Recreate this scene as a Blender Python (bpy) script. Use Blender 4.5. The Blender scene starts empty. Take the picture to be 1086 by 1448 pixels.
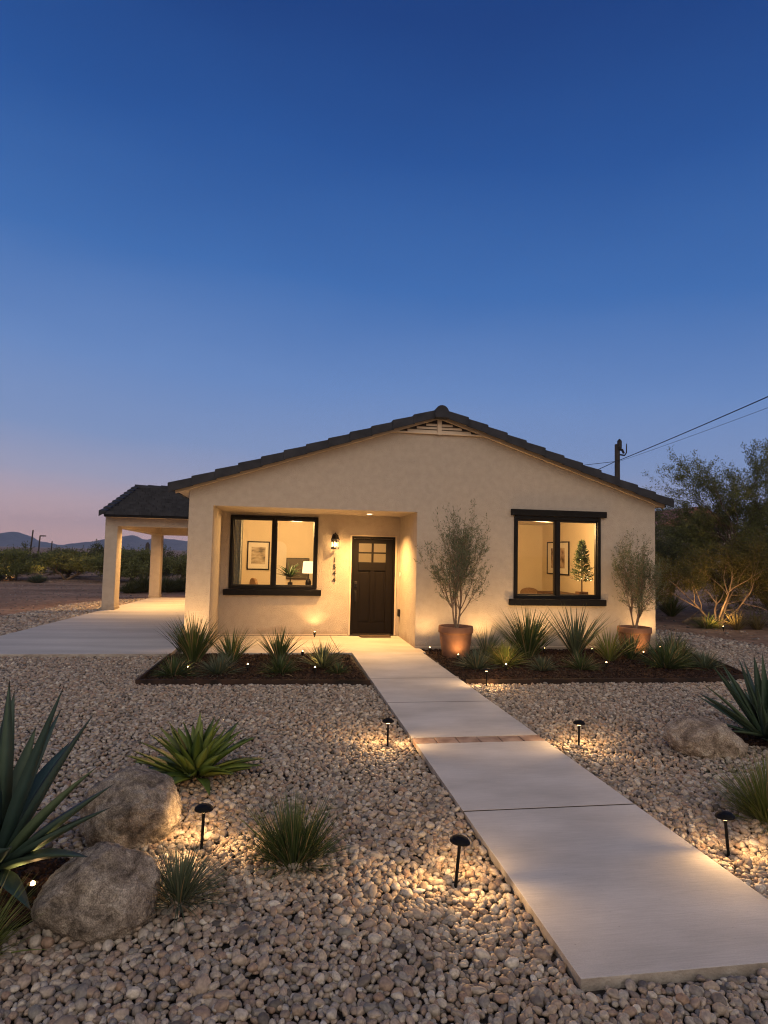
import bpy, math, random
import numpy as np
from mathutils import Vector, Matrix, noise as mnoise

SC = bpy.context.scene
COL = SC.collection
RAD = math.radians
random.seed(7)
RNG = np.random.default_rng(7)


# ------------------------------------------------------------------ helpers
def lin(c):
    return tuple((v / 255 / 12.92) if v / 255 <= 0.04045 else ((v / 255 + 0.055) / 1.055) ** 2.4 for v in c)


def empty(name, loc=(0, 0, 0)):
    o = bpy.data.objects.new(name, None)
    o.empty_display_size = 0.1
    o.location = loc
    COL.objects.link(o)
    return o


def tag(o, label=None, cat=None, group=None, kind=None):
    if label: o['label'] = label
    if cat: o['category'] = cat
    if group: o['group'] = group
    if kind: o['kind'] = kind
    return o


def origin_of(o):
    v = Vector((0, 0, 0))
    while o is not None:
        v += o.location
        o = o.parent
    return v


def link_mesh(name, me, mat, parent=None, loc=None):
    o = bpy.data.objects.new(name, me)
    COL.objects.link(o)
    if mat is not None:
        me.materials.append(mat)
    if parent is not None:
        o.parent = parent
    if loc is not None:
        o.location = loc
    return o


class MB:
    """collects shapes given in world metres; build() links them as one mesh object"""

    def __init__(self):
        self.v = []
        self.f = []

    def add(self, vs, fs):
        n = len(self.v)
        self.v += [tuple(map(float, p)) for p in vs]
        self.f += [tuple(i + n for i in f) for f in fs]
        return self

    def box(self, x0, x1, y0, y1, z0, z1):
        return self.add([(x0, y0, z0), (x1, y0, z0), (x1, y1, z0), (x0, y1, z0),
                         (x0, y0, z1), (x1, y0, z1), (x1, y1, z1), (x0, y1, z1)],
                        [(0, 3, 2, 1), (4, 5, 6, 7), (0, 1, 5, 4), (1, 2, 6, 5), (2, 3, 7, 6), (3, 0, 4, 7)])

    def hexa(self, bottom, top):
        return self.add(list(bottom) + list(top),
                        [(0, 3, 2, 1), (4, 5, 6, 7), (0, 1, 5, 4), (1, 2, 6, 5), (2, 3, 7, 6), (3, 0, 4, 7)])

    def prism_y(self, poly, y0, y1):
        """polygon of (x, z), counter-clockwise seen from -y, pushed from y0 to y1"""
        n = len(poly)
        vs = [(x, y0, z) for x, z in poly] + [(x, y1, z) for x, z in poly]
        fs = [tuple(range(n)), tuple(range(2 * n - 1, n - 1, -1))]
        for i in range(n):
            j = (i + 1) % n
            fs.append((j, i, i + n, j + n))
        return self.add(vs, fs)

    def prism_z(self, poly, z0, z1):
        n = len(poly)
        vs = [(x, y, z0) for x, y in poly] + [(x, y, z1) for x, y in poly]
        fs = [tuple(range(n - 1, -1, -1)), tuple(range(n, 2 * n))]
        for i in range(n):
            j = (i + 1) % n
            fs.append((i, j, j + n, i + n))
        return self.add(vs, fs)

    def lathe(self, prof, n, c=(0, 0, 0), cap=True):
        vs, fs = [], []
        for r, z in prof:
            for k in range(n):
                a = 2 * math.pi * k / n
                vs.append((c[0] + r * math.cos(a), c[1] + r * math.sin(a), c[2] + z))
        for i in range(len(prof) - 1):
            for k in range(n):
                k2 = (k + 1) % n
                fs.append((i * n + k, i * n + k2, (i + 1) * n + k2, (i + 1) * n + k))
        if cap:
            fs.append(tuple(range(n - 1, -1, -1)))
            m = (len(prof) - 1) * n
            fs.append(tuple(range(m, m + n)))
        return self.add(vs, fs)

    def tube(self, pts, radii, n=6):
        pts = [Vector(p) for p in pts]
        vs, fs = [], []
        u = None
        for i, p in enumerate(pts):
            t = (pts[min(i + 1, len(pts) - 1)] - pts[max(i - 1, 0)])
            t = t.normalized() if t.length > 1e-9 else Vector((0, 0, 1))
            if u is None:
                u = t.orthogonal().normalized()
            else:
                u = (u - t * u.dot(t))
                u = u.normalized() if u.length > 1e-6 else t.orthogonal().normalized()
            w = t.cross(u)
            for k in range(n):
                a = 2 * math.pi * k / n
                vs.append(p + (u * math.cos(a) + w * math.sin(a)) * radii[i])
        for i in range(len(pts) - 1):
            for k in range(n):
                k2 = (k + 1) % n
                fs.append((i * n + k, i * n + k2, (i + 1) * n + k2, (i + 1) * n + k))
        fs.append(tuple(range(n - 1, -1, -1)))
        m = (len(pts) - 1) * n
        fs.append(tuple(range(m, m + n)))
        return self.add(vs, fs)

    def build(self, name, mat, parent=None, smooth=False, bev=0, loc=None):
        if parent is not None:
            off = origin_of(parent)
        else:
            off = Vector(loc) if loc else Vector((0, 0, 0))
        me = bpy.data.meshes.new(name)
        me.from_pydata([(x - off.x, y - off.y, z - off.z) for x, y, z in self.v], [], self.f)
        me.update()
        if smooth:
            me.shade_smooth()
        o = link_mesh(name, me, mat, parent, loc if parent is None else None)
        if bev:
            m = o.modifiers.new('edge', 'BEVEL')
            m.width = bev
            m.segments = 2
            m.limit_method = 'ANGLE'
        return o


def mesh_np(name, V, F, mat, parent=None, loc=None, rnd=None, smooth=False):
    """V (n,3) in the coordinates of the parent, F (m,k) all of one size"""
    me = bpy.data.meshes.new(name)
    V = np.asarray(V, np.float32)
    F = np.asarray(F, np.int32)
    k = F.shape[1]
    me.vertices.add(len(V))
    me.vertices.foreach_set('co', V.ravel())
    me.loops.add(F.size)
    me.loops.foreach_set('vertex_index', F.ravel())
    me.polygons.add(len(F))
    me.polygons.foreach_set('loop_start', np.arange(0, F.size, k, dtype=np.int32))
    me.polygons.foreach_set('loop_total', np.full(len(F), k, np.int32))
    if smooth:
        me.polygons.foreach_set('use_smooth', np.ones(len(F), bool))
    me.update(calc_edges=True)
    if rnd is not None:
        rnd = np.asarray(rnd, np.float32)
        for nm, arr in (('rnd', rnd),) if rnd.ndim == 1 else (('rnd', rnd[:, 0].copy()), ('along', rnd[:, 1].copy())):
            at = me.attributes.new(nm, 'FLOAT', 'POINT')
            at.data.foreach_set('value', arr)
    return link_mesh(name, me, mat, parent, loc)


def copy_tree(o, parent=None):
    c = o.copy()
    COL.objects.link(c)
    if parent is not None:
        c.parent = parent
    for ch in list(o.children):
        copy_tree(ch, c)
    return c


# ---------------------------------------------------------------- materials
def new_mat(name):
    m = bpy.data.materials.new(name)
    m.use_nodes = True
    nt = m.node_tree
    return m, nt, nt.nodes['Principled BSDF'], nt.links


def mat_noise(name, c1, c2, scale=8, rough=0.8, bump=0.0, bscale=60, detail=6, spec=0.3, metal=0, c3=None, bdist=0.01,
              stretch=None, lo=0.35, hi=0.65):
    m, nt, b, L = new_mat(name)
    tc = nt.nodes.new('ShaderNodeTexCoord')
    src = tc.outputs['Object']
    if stretch:
        mp = nt.nodes.new('ShaderNodeMapping')
        mp.inputs['Scale'].default_value = stretch
        L.new(src, mp.inputs['Vector'])
        src = mp.outputs[0]
    n = nt.nodes.new('ShaderNodeTexNoise')
    n.inputs['Scale'].default_value = scale
    n.inputs['Detail'].default_value = detail
    L.new(src, n.inputs['Vector'])
    r = nt.nodes.new('ShaderNodeValToRGB')
    r.color_ramp.elements[0].position = lo
    r.color_ramp.elements[1].position = hi
    r.color_ramp.elements[0].color = (*c1, 1)
    r.color_ramp.elements[1].color = (*c2, 1)
    if c3:
        e = r.color_ramp.elements.new((lo + hi) / 2)
        e.color = (*c3, 1)
    L.new(n.outputs['Fac'], r.inputs['Fac'])
    L.new(r.outputs[0], b.inputs['Base Color'])
    b.inputs['Roughness'].default_value = rough
    b.inputs['Specular IOR Level'].default_value = spec
    b.inputs['Metallic'].default_value = metal
    if bump:
        n2 = nt.nodes.new('ShaderNodeTexNoise')
        n2.inputs['Scale'].default_value = bscale
        n2.inputs['Detail'].default_value = 5
        L.new(src, n2.inputs['Vector'])
        bp = nt.nodes.new('ShaderNodeBump')
        bp.inputs['Strength'].default_value = bump
        bp.inputs['Distance'].default_value = bdist
        L.new(n2.outputs['Fac'], bp.inputs['Height'])
        L.new(bp.outputs[0], b.inputs['Normal'])
    return m


def mat_leaf(name, cols, rough=0.55, trans=0.25, spec=0.3, streak=0, dry=0.9, tipc=(0.16, 0.12, 0.055), straw=None):
    """foliage: colour differs leaf by leaf through the mesh's own 'rnd' attribute"""
    m, nt, b, L = new_mat(name)
    a = nt.nodes.new('ShaderNodeAttribute')
    a.attribute_name = 'rnd'
    r = nt.nodes.new('ShaderNodeValToRGB')
    els = r.color_ramp.elements
    while len(els) < len(cols):
        els.new(0.5)
    for i, c in enumerate(cols):
        els[i].position = i / (len(cols) - 1) * (.90 if straw else 1)
        els[i].color = (*c, 1)
    if straw:                                      # a few dead blades in every clump
        e_ = els.new(.93)
        e_.color = (*straw, 1)
    L.new(a.outputs['Fac'], r.inputs['Fac'])
    al = nt.nodes.new('ShaderNodeAttribute')
    al.attribute_name = 'along'
    tm = nt.nodes.new('ShaderNodeMapRange')       # withered tips, further down on some leaves
    tm.inputs[1].default_value = dry
    tm.inputs[2].default_value = min(dry + .12, 1.0)
    tj = nt.nodes.new('ShaderNodeMath')
    tj.operation = 'MULTIPLY_ADD'
    tj.inputs[1].default_value = .10 if dry < .9 else 0.02
    L.new(a.outputs['Fac'], tj.inputs[0])
    L.new(al.outputs['Fac'], tj.inputs[2])
    L.new(tj.outputs[0], tm.inputs[0])
    dm = nt.nodes.new('ShaderNodeMix')
    dm.data_type = 'RGBA'
    L.new(tm.outputs[0], dm.inputs[0])
    L.new(r.outputs[0], dm.inputs[6])
    dm.inputs[7].default_value = (*tipc, 1)
    L.new(dm.outputs[2], b.inputs['Base Color'])
    b.inputs['Roughness'].default_value = rough
    b.inputs['Specular IOR Level'].default_value = spec
    if trans:
        t = nt.nodes.new('ShaderNodeBsdfTranslucent')
        L.new(r.outputs[0], t.inputs[0])
        mx = nt.nodes.new('ShaderNodeMixShader')
        mx.inputs[0].default_value = trans
        out = nt.nodes['Material Output']
        L.new(b.outputs[0], mx.inputs[1])
        L.new(t.outputs[0], mx.inputs[2])
        L.new(mx.outputs[0], out.inputs[0])
    if streak:
        tc = nt.nodes.new('ShaderNodeTexCoord')
        n = nt.nodes.new('ShaderNodeTexNoise')
        n.inputs['Scale'].default_value = streak
        n.inputs['Detail'].default_value = 6
        L.new(tc.outputs['Object'], n.inputs['Vector'])
        bp = nt.nodes.new('ShaderNodeBump')
        bp.inputs['Strength'].default_value = 0.25
        bp.inputs['Distance'].default_value = 0.01
        L.new(n.outputs['Fac'], bp.inputs['Height'])
        L.new(bp.outputs[0], b.inputs['Normal'])
        mul = nt.nodes.new('ShaderNodeMix')
        mul.data_type = 'RGBA'
        mul.blend_type = 'MULTIPLY'
        mul.inputs[0].default_value = 0.45
        L.new(dm.outputs[2], mul.inputs[6])
        r2 = nt.nodes.new('ShaderNodeValToRGB')
        r2.color_ramp.elements[0].position = 0.3
        r2.color_ramp.elements[0].color = (0.45, 0.5, 0.4, 1)
        r2.color_ramp.elements[1].position = 0.7
        L.new(n.outputs['Fac'], r2.inputs['Fac'])
        L.new(r2.outputs[0], mul.inputs[7])
        L.new(mul.outputs[2], b.inputs['Base Color'])
    return m


def mat_emit(name, col, strength):
    m, nt, b, L = new_mat(name)
    b.inputs['Base Color'].default_value = (0.8, 0.7, 0.55, 1)
    b.inputs['Emission Color'].default_value = (*col, 1)
    b.inputs['Emission Strength'].default_value = strength
    return m


def mat_glass(name, refl=1.0):
    m, nt, b, L = new_mat(name)
    nt.nodes.remove(b)
    t = nt.nodes.new('ShaderNodeBsdfTransparent')
    t.inputs[0].default_value = (0.93, 0.95, 0.94, 1)
    g = nt.nodes.new('ShaderNodeBsdfGlossy')
    g.inputs['Roughness'].default_value = 0.01
    fr = nt.nodes.new('ShaderNodeFresnel')
    fr.inputs['IOR'].default_value = 1.5
    mx = nt.nodes.new('ShaderNodeMixShader')
    L.new(fr.outputs[0], mx.inputs[0])
    L.new(t.outputs[0], mx.inputs[1])
    L.new(g.outputs[0], mx.inputs[2])
    L.new(mx.outputs[0], nt.nodes['Material Output'].inputs[0])
    return m


WARM = (1.0, 0.56, 0.20)
WARM2 = (1.0, 0.58, 0.235)

M = {}
M['stucco'] = mat_noise('stucco', (0.400, 0.350, 0.295), (0.442, 0.387, 0.328), 9.0, 0.9, 1.0, 58, spec=0.12, bdist=0.013)
def splash(m):
    nt = m.node_tree
    N_, L_ = nt.nodes, nt.links
    b = N_['Principled BSDF']
    src = b.inputs['Base Color'].links[0].from_socket
    tc_ = N_.new('ShaderNodeTexCoord')
    sp = N_.new('ShaderNodeSeparateXYZ')
    L_.new(tc_.outputs['Object'], sp.inputs[0])
    nz_ = N_.new('ShaderNodeTexNoise')
    nz_.inputs['Scale'].default_value = 3.2
    nz_.inputs['Detail'].default_value = 9
    nz_.inputs['Roughness'].default_value = .7
    L_.new(tc_.outputs['Object'], nz_.inputs['Vector'])
    su = N_.new('ShaderNodeMath')
    su.operation = 'MULTIPLY_ADD'
    su.inputs[1].default_value = -0.55
    L_.new(nz_.outputs['Fac'], su.inputs[0])
    L_.new(sp.outputs['Z'], su.inputs[2])
    mr = N_.new('ShaderNodeMapRange')
    mr.inputs[1].default_value = -0.24
    mr.inputs[2].default_value = -0.08
    mr.inputs[3].default_value = 0.55
    mr.inputs[4].default_value = 0.0
    L_.new(su.outputs[0], mr.inputs[0])
    mx_ = N_.new('ShaderNodeMix')
    mx_.data_type = 'RGBA'
    L_.new(mr.outputs[0], mx_.inputs[0])
    L_.new(src, mx_.inputs[6])
    mx_.inputs[7].default_value = (0.20, 0.145, 0.105, 1)
    L_.new(mx_.outputs[2], b.inputs['Base Color'])


splash(M['stucco'])
M['trim_paint'] = mat_noise('cream trim paint', (0.55, 0.45, 0.34), (0.60, 0.50, 0.39), 4, 0.7, 0.1, 90)
M['black'] = mat_noise('black painted trim', (0.0045, 0.004, 0.004), (0.008, 0.007, 0.0065), 12, 0.6, 0.08, 60, spec=0.14)
M['door'] = mat_noise('espresso door paint', (0.0035, 0.0022, 0.0016), (0.006, 0.004, 0.003), 6, 0.6, 0.12, 30, spec=0.12, stretch=(14, 14, 1))
M['tile'] = mat_noise('charcoal roof tile', (0.014, 0.016, 0.022), (0.036, 0.039, 0.050), 5, 0.75, 0.4, 45, spec=0.3, lo=.3, hi=.7)
M['bronze'] = mat_noise('bronze metal', (0.012, 0.010, 0.009), (0.022, 0.018, 0.014), 20, 0.45, 0.05, 80, metal=0.4, spec=0.4)
M['steel'] = mat_noise('rusted edging steel', (0.012, 0.009, 0.008), (0.045, 0.026, 0.018), 5, 0.75, 0.2, 50, spec=0.2)
M['interior'] = mat_noise('interior wall paint', (0.66, 0.57, 0.42), (0.70, 0.61, 0.46), 1.5, 0.9)
M['ceiling'] = mat_noise('ceiling paint', (0.7, 0.65, 0.55), (0.74, 0.69, 0.6), 2, 0.9)
M['wood_floor'] = mat_noise('wood floor', (0.16, 0.09, 0.045), (0.25, 0.15, 0.08), 4, 0.5, stretch=(1, 12, 1))
M['walnut'] = mat_noise('walnut', (0.07, 0.035, 0.018), (0.13, 0.07, 0.035), 5, 0.5, stretch=(10, 1, 1))
M['white'] = mat_noise('white plastic', (0.62, 0.58, 0.52), (0.68, 0.64, 0.58), 5, 0.5)
M['paper'] = mat_noise('print paper', (0.72, 0.68, 0.6), (0.76, 0.72, 0.64), 5, 0.9)
M['print'] = mat_noise('landscape print', (0.17, 0.15, 0.13), (0.55, 0.5, 0.42), 5, 0.9, c3=(0.42, 0.36, 0.28), stretch=(1, 1, 3))
M['print_two'] = mat_noise('abstract print', (0.10, 0.07, 0.05), (0.5, 0.42, 0.33), 7, 0.9, c3=(0.33, 0.23, 0.16))
M['screen'] = mat_noise('dark screen', (0.10, 0.085, 0.06), (0.12, 0.10, 0.075), 2, 0.35)
M['curtain'] = mat_noise('linen curtain', (0.28, 0.29, 0.25), (0.38, 0.38, 0.33), 20, 0.9)
M['tan_fabric'] = mat_noise('tan upholstery', (0.22, 0.14, 0.08), (0.28, 0.18, 0.10), 30, 0.9, 0.2, 200)
M['terracotta'] = mat_noise('terracotta', (0.16, 0.075, 0.042), (0.27, 0.135, 0.078), 5, 0.75, 0.25, 40, lo=.3, hi=.7)
M['soil'] = mat_noise('potting soil', (0.018, 0.012, 0.008), (0.05, 0.032, 0.02), 30, 0.95, 0.6, 60)
M['bark'] = mat_noise('grey brown bark', (0.06, 0.042, 0.03), (0.16, 0.115, 0.08), 12, 0.9, 0.5, 50, stretch=(1, 1, .25))
M['pale_bark'] = mat_noise('pale tan bark', (0.15, 0.10, 0.065), (0.30, 0.22, 0.15), 12, 0.9, 0.4, 50, stretch=(1, 1, .25))
M['pole'] = mat_noise('weathered pole', (0.03, 0.026, 0.022), (0.06, 0.05, 0.042), 5, 0.9, stretch=(4, 4, .3))
M['wire'] = mat_noise('cable', (0.012, 0.012, 0.013), (0.018, 0.018, 0.02), 5, 0.6)
M['glass'] = mat_glass('window glass')
M['bulb'] = mat_emit('warm bulb', WARM2, 12)
M['bulb_soft'] = mat_emit('warm lens', WARM2, 9)
M['shade'] = mat_emit('lit lamp shade', (1.0, 0.72, 0.40), 1.6)
M['can'] = mat_emit('recessed lens', (1.0, 0.75, 0.45), 14)
M['twinkle'] = mat_emit('tree light', (1.0, 0.72, 0.4), 5)
M['paver'] = mat_noise('brick paver', (0.22, 0.145, 0.11), (0.36, 0.26, 0.205), 9, 0.85, 0.4, 60)
M['far_wall'] = mat_noise('far grey wall', (0.22, 0.19, 0.17), (0.26, 0.22, 0.2), 2, 0.9)
M['red_tile'] = mat_noise('red clay tile', (0.20, 0.085, 0.06), (0.26, 0.115, 0.085), 3, 0.8, 0.4, 20)
M['mat_fibre'] = mat_noise('coir doormat', (0.05, 0.033, 0.02), (0.10, 0.065, 0.04), 60, 0.95, 0.6, 200)
M['agave_blue'] = mat_leaf('blue agave leaf', [(0.032, 0.062, 0.055), (0.055, 0.095, 0.075), (0.085, 0.125, 0.07)], 0.5, 0.0, 0.3, streak=9, dry=.94, tipc=(0.03, 0.018, 0.012))
M['agave_grey'] = mat_leaf('grey green agave leaf', [(0.035, 0.065, 0.038), (0.06, 0.10, 0.06), (0.10, 0.14, 0.085)], 0.5, 0.0, 0.3, streak=9, dry=.94, tipc=(0.03, 0.018, 0.012))
M['agave_green'] = mat_leaf('bright green agave leaf', [(0.075, 0.125, 0.022), (0.13, 0.185, 0.035), (0.22, 0.26, 0.06)], 0.45, 0.1, 0.35, streak=12, dry=.93, tipc=(0.05, 0.03, 0.015))
M['grass_green'] = mat_leaf('deep green blade', [(0.030, 0.055, 0.018), (0.055, 0.09, 0.028), (0.10, 0.13, 0.045)], 0.5, 0.15, straw=(0.30, 0.22, 0.11))
M['grass_grey'] = mat_leaf('grey green blade', [(0.05, 0.075, 0.045), (0.085, 0.115, 0.07), (0.16, 0.18, 0.11)], 0.5, 0.15, straw=(0.30, 0.22, 0.11))
M['grass_lime'] = mat_leaf('yellow green blade', [(0.07, 0.10, 0.02), (0.12, 0.15, 0.035), (0.2, 0.2, 0.06)], 0.5, 0.2, straw=(0.30, 0.22, 0.11))
M['grass_dry'] = mat_leaf('straw tuft', [(0.10, 0.08, 0.03), (0.16, 0.13, 0.05), (0.24, 0.19, 0.08)], 0.6, 0.2)
M['olive_leaf'] = mat_leaf('olive leaf', [(0.06, 0.078, 0.036), (0.105, 0.13, 0.062), (0.19, 0.21, 0.12)], 0.5, 0.15)
M['mesquite'] = mat_leaf('mesquite leaf', [(0.09, 0.105, 0.03), (0.155, 0.17, 0.052), (0.24, 0.24, 0.085)], 0.6, 0.45)
M['mesquite_dark'] = mat_leaf('dark mesquite leaf', [(0.06, 0.072, 0.024), (0.10, 0.112, 0.038), (0.17, 0.165, 0.06)], 0.6, 0.45)
M['palo'] = mat_leaf('palo verde leaf', [(0.06, 0.06, 0.014), (0.10, 0.092, 0.02), (0.17, 0.145, 0.035)], 0.6, 0.3)
M['palm_leaf'] = mat_leaf('indoor palm leaf', [(0.03, 0.06, 0.02), (0.05, 0.09, 0.03)], 0.5, 0.1)
M['fir_leaf'] = mat_leaf('fir needle', [(0.04, 0.065, 0.025), (0.08, 0.11, 0.045)], 0.6, 0.1)


def mat_concrete(name, base, band=(.7, 1.3, 1)):
    m, nt, b, L = new_mat(name)
    tc = nt.nodes.new('ShaderNodeTexCoord')
    n1 = nt.nodes.new('ShaderNodeTexNoise')
    n1.inputs['Scale'].default_value = 1.6
    n1.inputs['Detail'].default_value = 8
    m0 = nt.nodes.new('ShaderNodeMapping')
    m0.inputs['Scale'].default_value = band
    L.new(tc.outputs['Object'], m0.inputs[0])
    L.new(m0.outputs[0], n1.inputs['Vector'])
    r = nt.nodes.new('ShaderNodeValToRGB')
    r.color_ramp.elements[0].position = 0.3
    r.color_ramp.elements[1].position = 0.66
    r.color_ramp.elements[0].color = (*(v * 0.74 for v in base), 1)
    r.color_ramp.elements[1].color = (*(v * 1.08 for v in base), 1)
    L.new(n1.outputs['Fac'], r.inputs['Fac'])
    # fine broom streaks across the slab
    mp = nt.nodes.new('ShaderNodeMapping')
    mp.inputs['Scale'].default_value = (6, 170, 6)
    L.new(tc.outputs['Object'], mp.inputs['Vector'])
    n2 = nt.nodes.new('ShaderNodeTexNoise')
    n2.inputs['Scale'].default_value = 1.0
    n2.inputs['Detail'].default_value = 4
    L.new(mp.outputs[0], n2.inputs['Vector'])
    n3 = nt.nodes.new('ShaderNodeTexNoise')
    n3.inputs['Scale'].default_value = 190
    L.new(tc.outputs['Object'], n3.inputs['Vector'])
    ad = nt.nodes.new('ShaderNodeMath')
    ad.operation = 'ADD'
    L.new(n2.outputs['Fac'], ad.inputs[0])
    L.new(n3.outputs['Fac'], ad.inputs[1])
    # small pits and specks
    vo = nt.nodes.new('ShaderNodeTexVoronoi')
    vo.inputs['Scale'].default_value = 16
    L.new(tc.outputs['Object'], vo.inputs['Vector'])
    lt = nt.nodes.new('ShaderNodeMapRange')
    lt.inputs[1].default_value = 0.03
    lt.inputs[2].default_value = 0.06
    lt.inputs[3].default_value = 0.55
    lt.inputs[4].default_value = 1.0
    L.new(vo.outputs['Distance'], lt.inputs[0])
    mr = nt.nodes.new('ShaderNodeMapRange')
    mr.inputs[1].default_value = 0.65
    mr.inputs[2].default_value = 1.35
    mr.inputs[3].default_value = 0.84
    mr.inputs[4].default_value = 1.14
    L.new(ad.outputs[0], mr.inputs[0])
    m1 = nt.nodes.new('ShaderNodeVectorMath')
    m1.operation = 'SCALE'
    L.new(r.outputs[0], m1.inputs[0])
    L.new(mr.outputs[0], m1.inputs['Scale'])
    m2 = nt.nodes.new('ShaderNodeVectorMath')
    m2.operation = 'SCALE'
    L.new(m1.outputs[0], m2.inputs[0])
    L.new(lt.outputs[0], m2.inputs['Scale'])
    L.new(m2.outputs[0], b.inputs['Base Color'])
    bp = nt.nodes.new('ShaderNodeBump')
    bp.inputs['Strength'].default_value = 0.3
    bp.inputs['Distance'].default_value = 0.004
    L.new(ad.outputs[0], bp.inputs['Height'])
    L.new(bp.outputs[0], b.inputs['Normal'])
    b.inputs['Roughness'].default_value = 0.8
    b.inputs['Specular IOR Level'].default_value = 0.3
    return m


M['concrete'] = mat_concrete('broomed concrete', (0.53, 0.505, 0.47))
M['concrete_drive'] = mat_concrete('driveway concrete', (0.50, 0.475, 0.44), (.22, 1.1, 1))
M['slab_edge'] = mat_noise('darker slab edge', (0.24, 0.21, 0.18), (0.40, 0.365, 0.325), 9, 0.95, 0.6, 60)  # side faces of the slabs, darker than their tops
M['concrete_porch'] = mat_concrete('porch concrete', (0.48, 0.43, 0.37))


def mat_ground():
    m, nt, b, L = new_mat('desert dirt')
    tc = nt.nodes.new('ShaderNodeTexCoord')
    r = nt.nodes.new('ShaderNodeValToRGB')
    n1 = nt.nodes.new('ShaderNodeTexNoise')
    n1.inputs['Scale'].default_value = 0.35
    n1.inputs['Detail'].default_value = 10
    mp = nt.nodes.new('ShaderNodeMapping')
    mp.inputs['Scale'].default_value = (0.6, 1.6, 1)
    L.new(tc.outputs['Object'], mp.inputs[0])
    L.new(mp.outputs[0], n1.inputs['Vector'])
    els = r.color_ramp.elements
    els[0].position = 0.32
    els[0].color = (0.15, 0.094, 0.064, 1)
    els[1].position = 0.7
    els[1].color = (0.34, 0.225, 0.155, 1)
    e = els.new(0.5)
    e.color = (0.24, 0.155, 0.105, 1)
    L.new(n1.outputs['Fac'], r.inputs['Fac'])
    n2 = nt.nodes.new('ShaderNodeTexNoise')
    n2.inputs['Scale'].default_value = 5
    n2.inputs['Detail'].default_value = 10
    L.new(tc.outputs['Object'], n2.inputs['Vector'])
    mx = nt.nodes.new('ShaderNodeMix')
    mx.data_type = 'RGBA'
    mx.blend_type = 'OVERLAY'
    mx.inputs[0].default_value = 0.7
    L.new(r.outputs[0], mx.inputs[6])
    L.new(n2.outputs['Fac'], mx.inputs[7])
    L.new(mx.outputs[2], b.inputs['Base Color'])
    bp = nt.nodes.new('ShaderNodeBump')
    bp.inputs['Strength'].default_value = 0.7
    bp.inputs['Distance'].default_value = 0.08
    L.new(n2.outputs['Fac'], bp.inputs['Height'])
    L.new(bp.outputs[0], b.inputs['Normal'])
    b.inputs['Roughness'].default_value = 0.95
    b.inputs['Specular IOR Level'].default_value = 0.1
    return m


M['dirt'] = mat_ground()


def mat_gravel_base():
    """ground under the pebbles; also carries small stones of its own where it runs on far away"""
    m, nt, b, L = new_mat('gravel base')
    tc = nt.nodes.new('ShaderNodeTexCoord')
    v = nt.nodes.new('ShaderNodeTexVoronoi')
    v.inputs['Scale'].default_value = 24
    L.new(tc.outputs['Object'], v.inputs['Vector'])
    sp = nt.nodes.new('ShaderNodeSeparateColor')
    L.new(v.outputs['Color'], sp.inputs[0])
    r = nt.nodes.new('ShaderNodeValToRGB')
    els = r.color_ramp.elements
    els[0].color = (0.016, 0.012, 0.009, 1)  # near-black colour puts shade into the gaps between pebbles
    els[1].color = (0.05, 0.038, 0.03, 1)
    L.new(sp.outputs[0], r.inputs['Fac'])
    L.new(r.outputs[0], b.inputs['Base Color'])
    bp = nt.nodes.new('ShaderNodeBump')
    bp.invert = True
    bp.inputs['Distance'].default_value = 0.03
    L.new(v.outputs['Distance'], bp.inputs['Height'])
    L.new(bp.outputs[0], b.inputs['Normal'])
    b.inputs['Roughness'].default_value = 0.9
    return m


M['gravel_base'] = mat_gravel_base()


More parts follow.
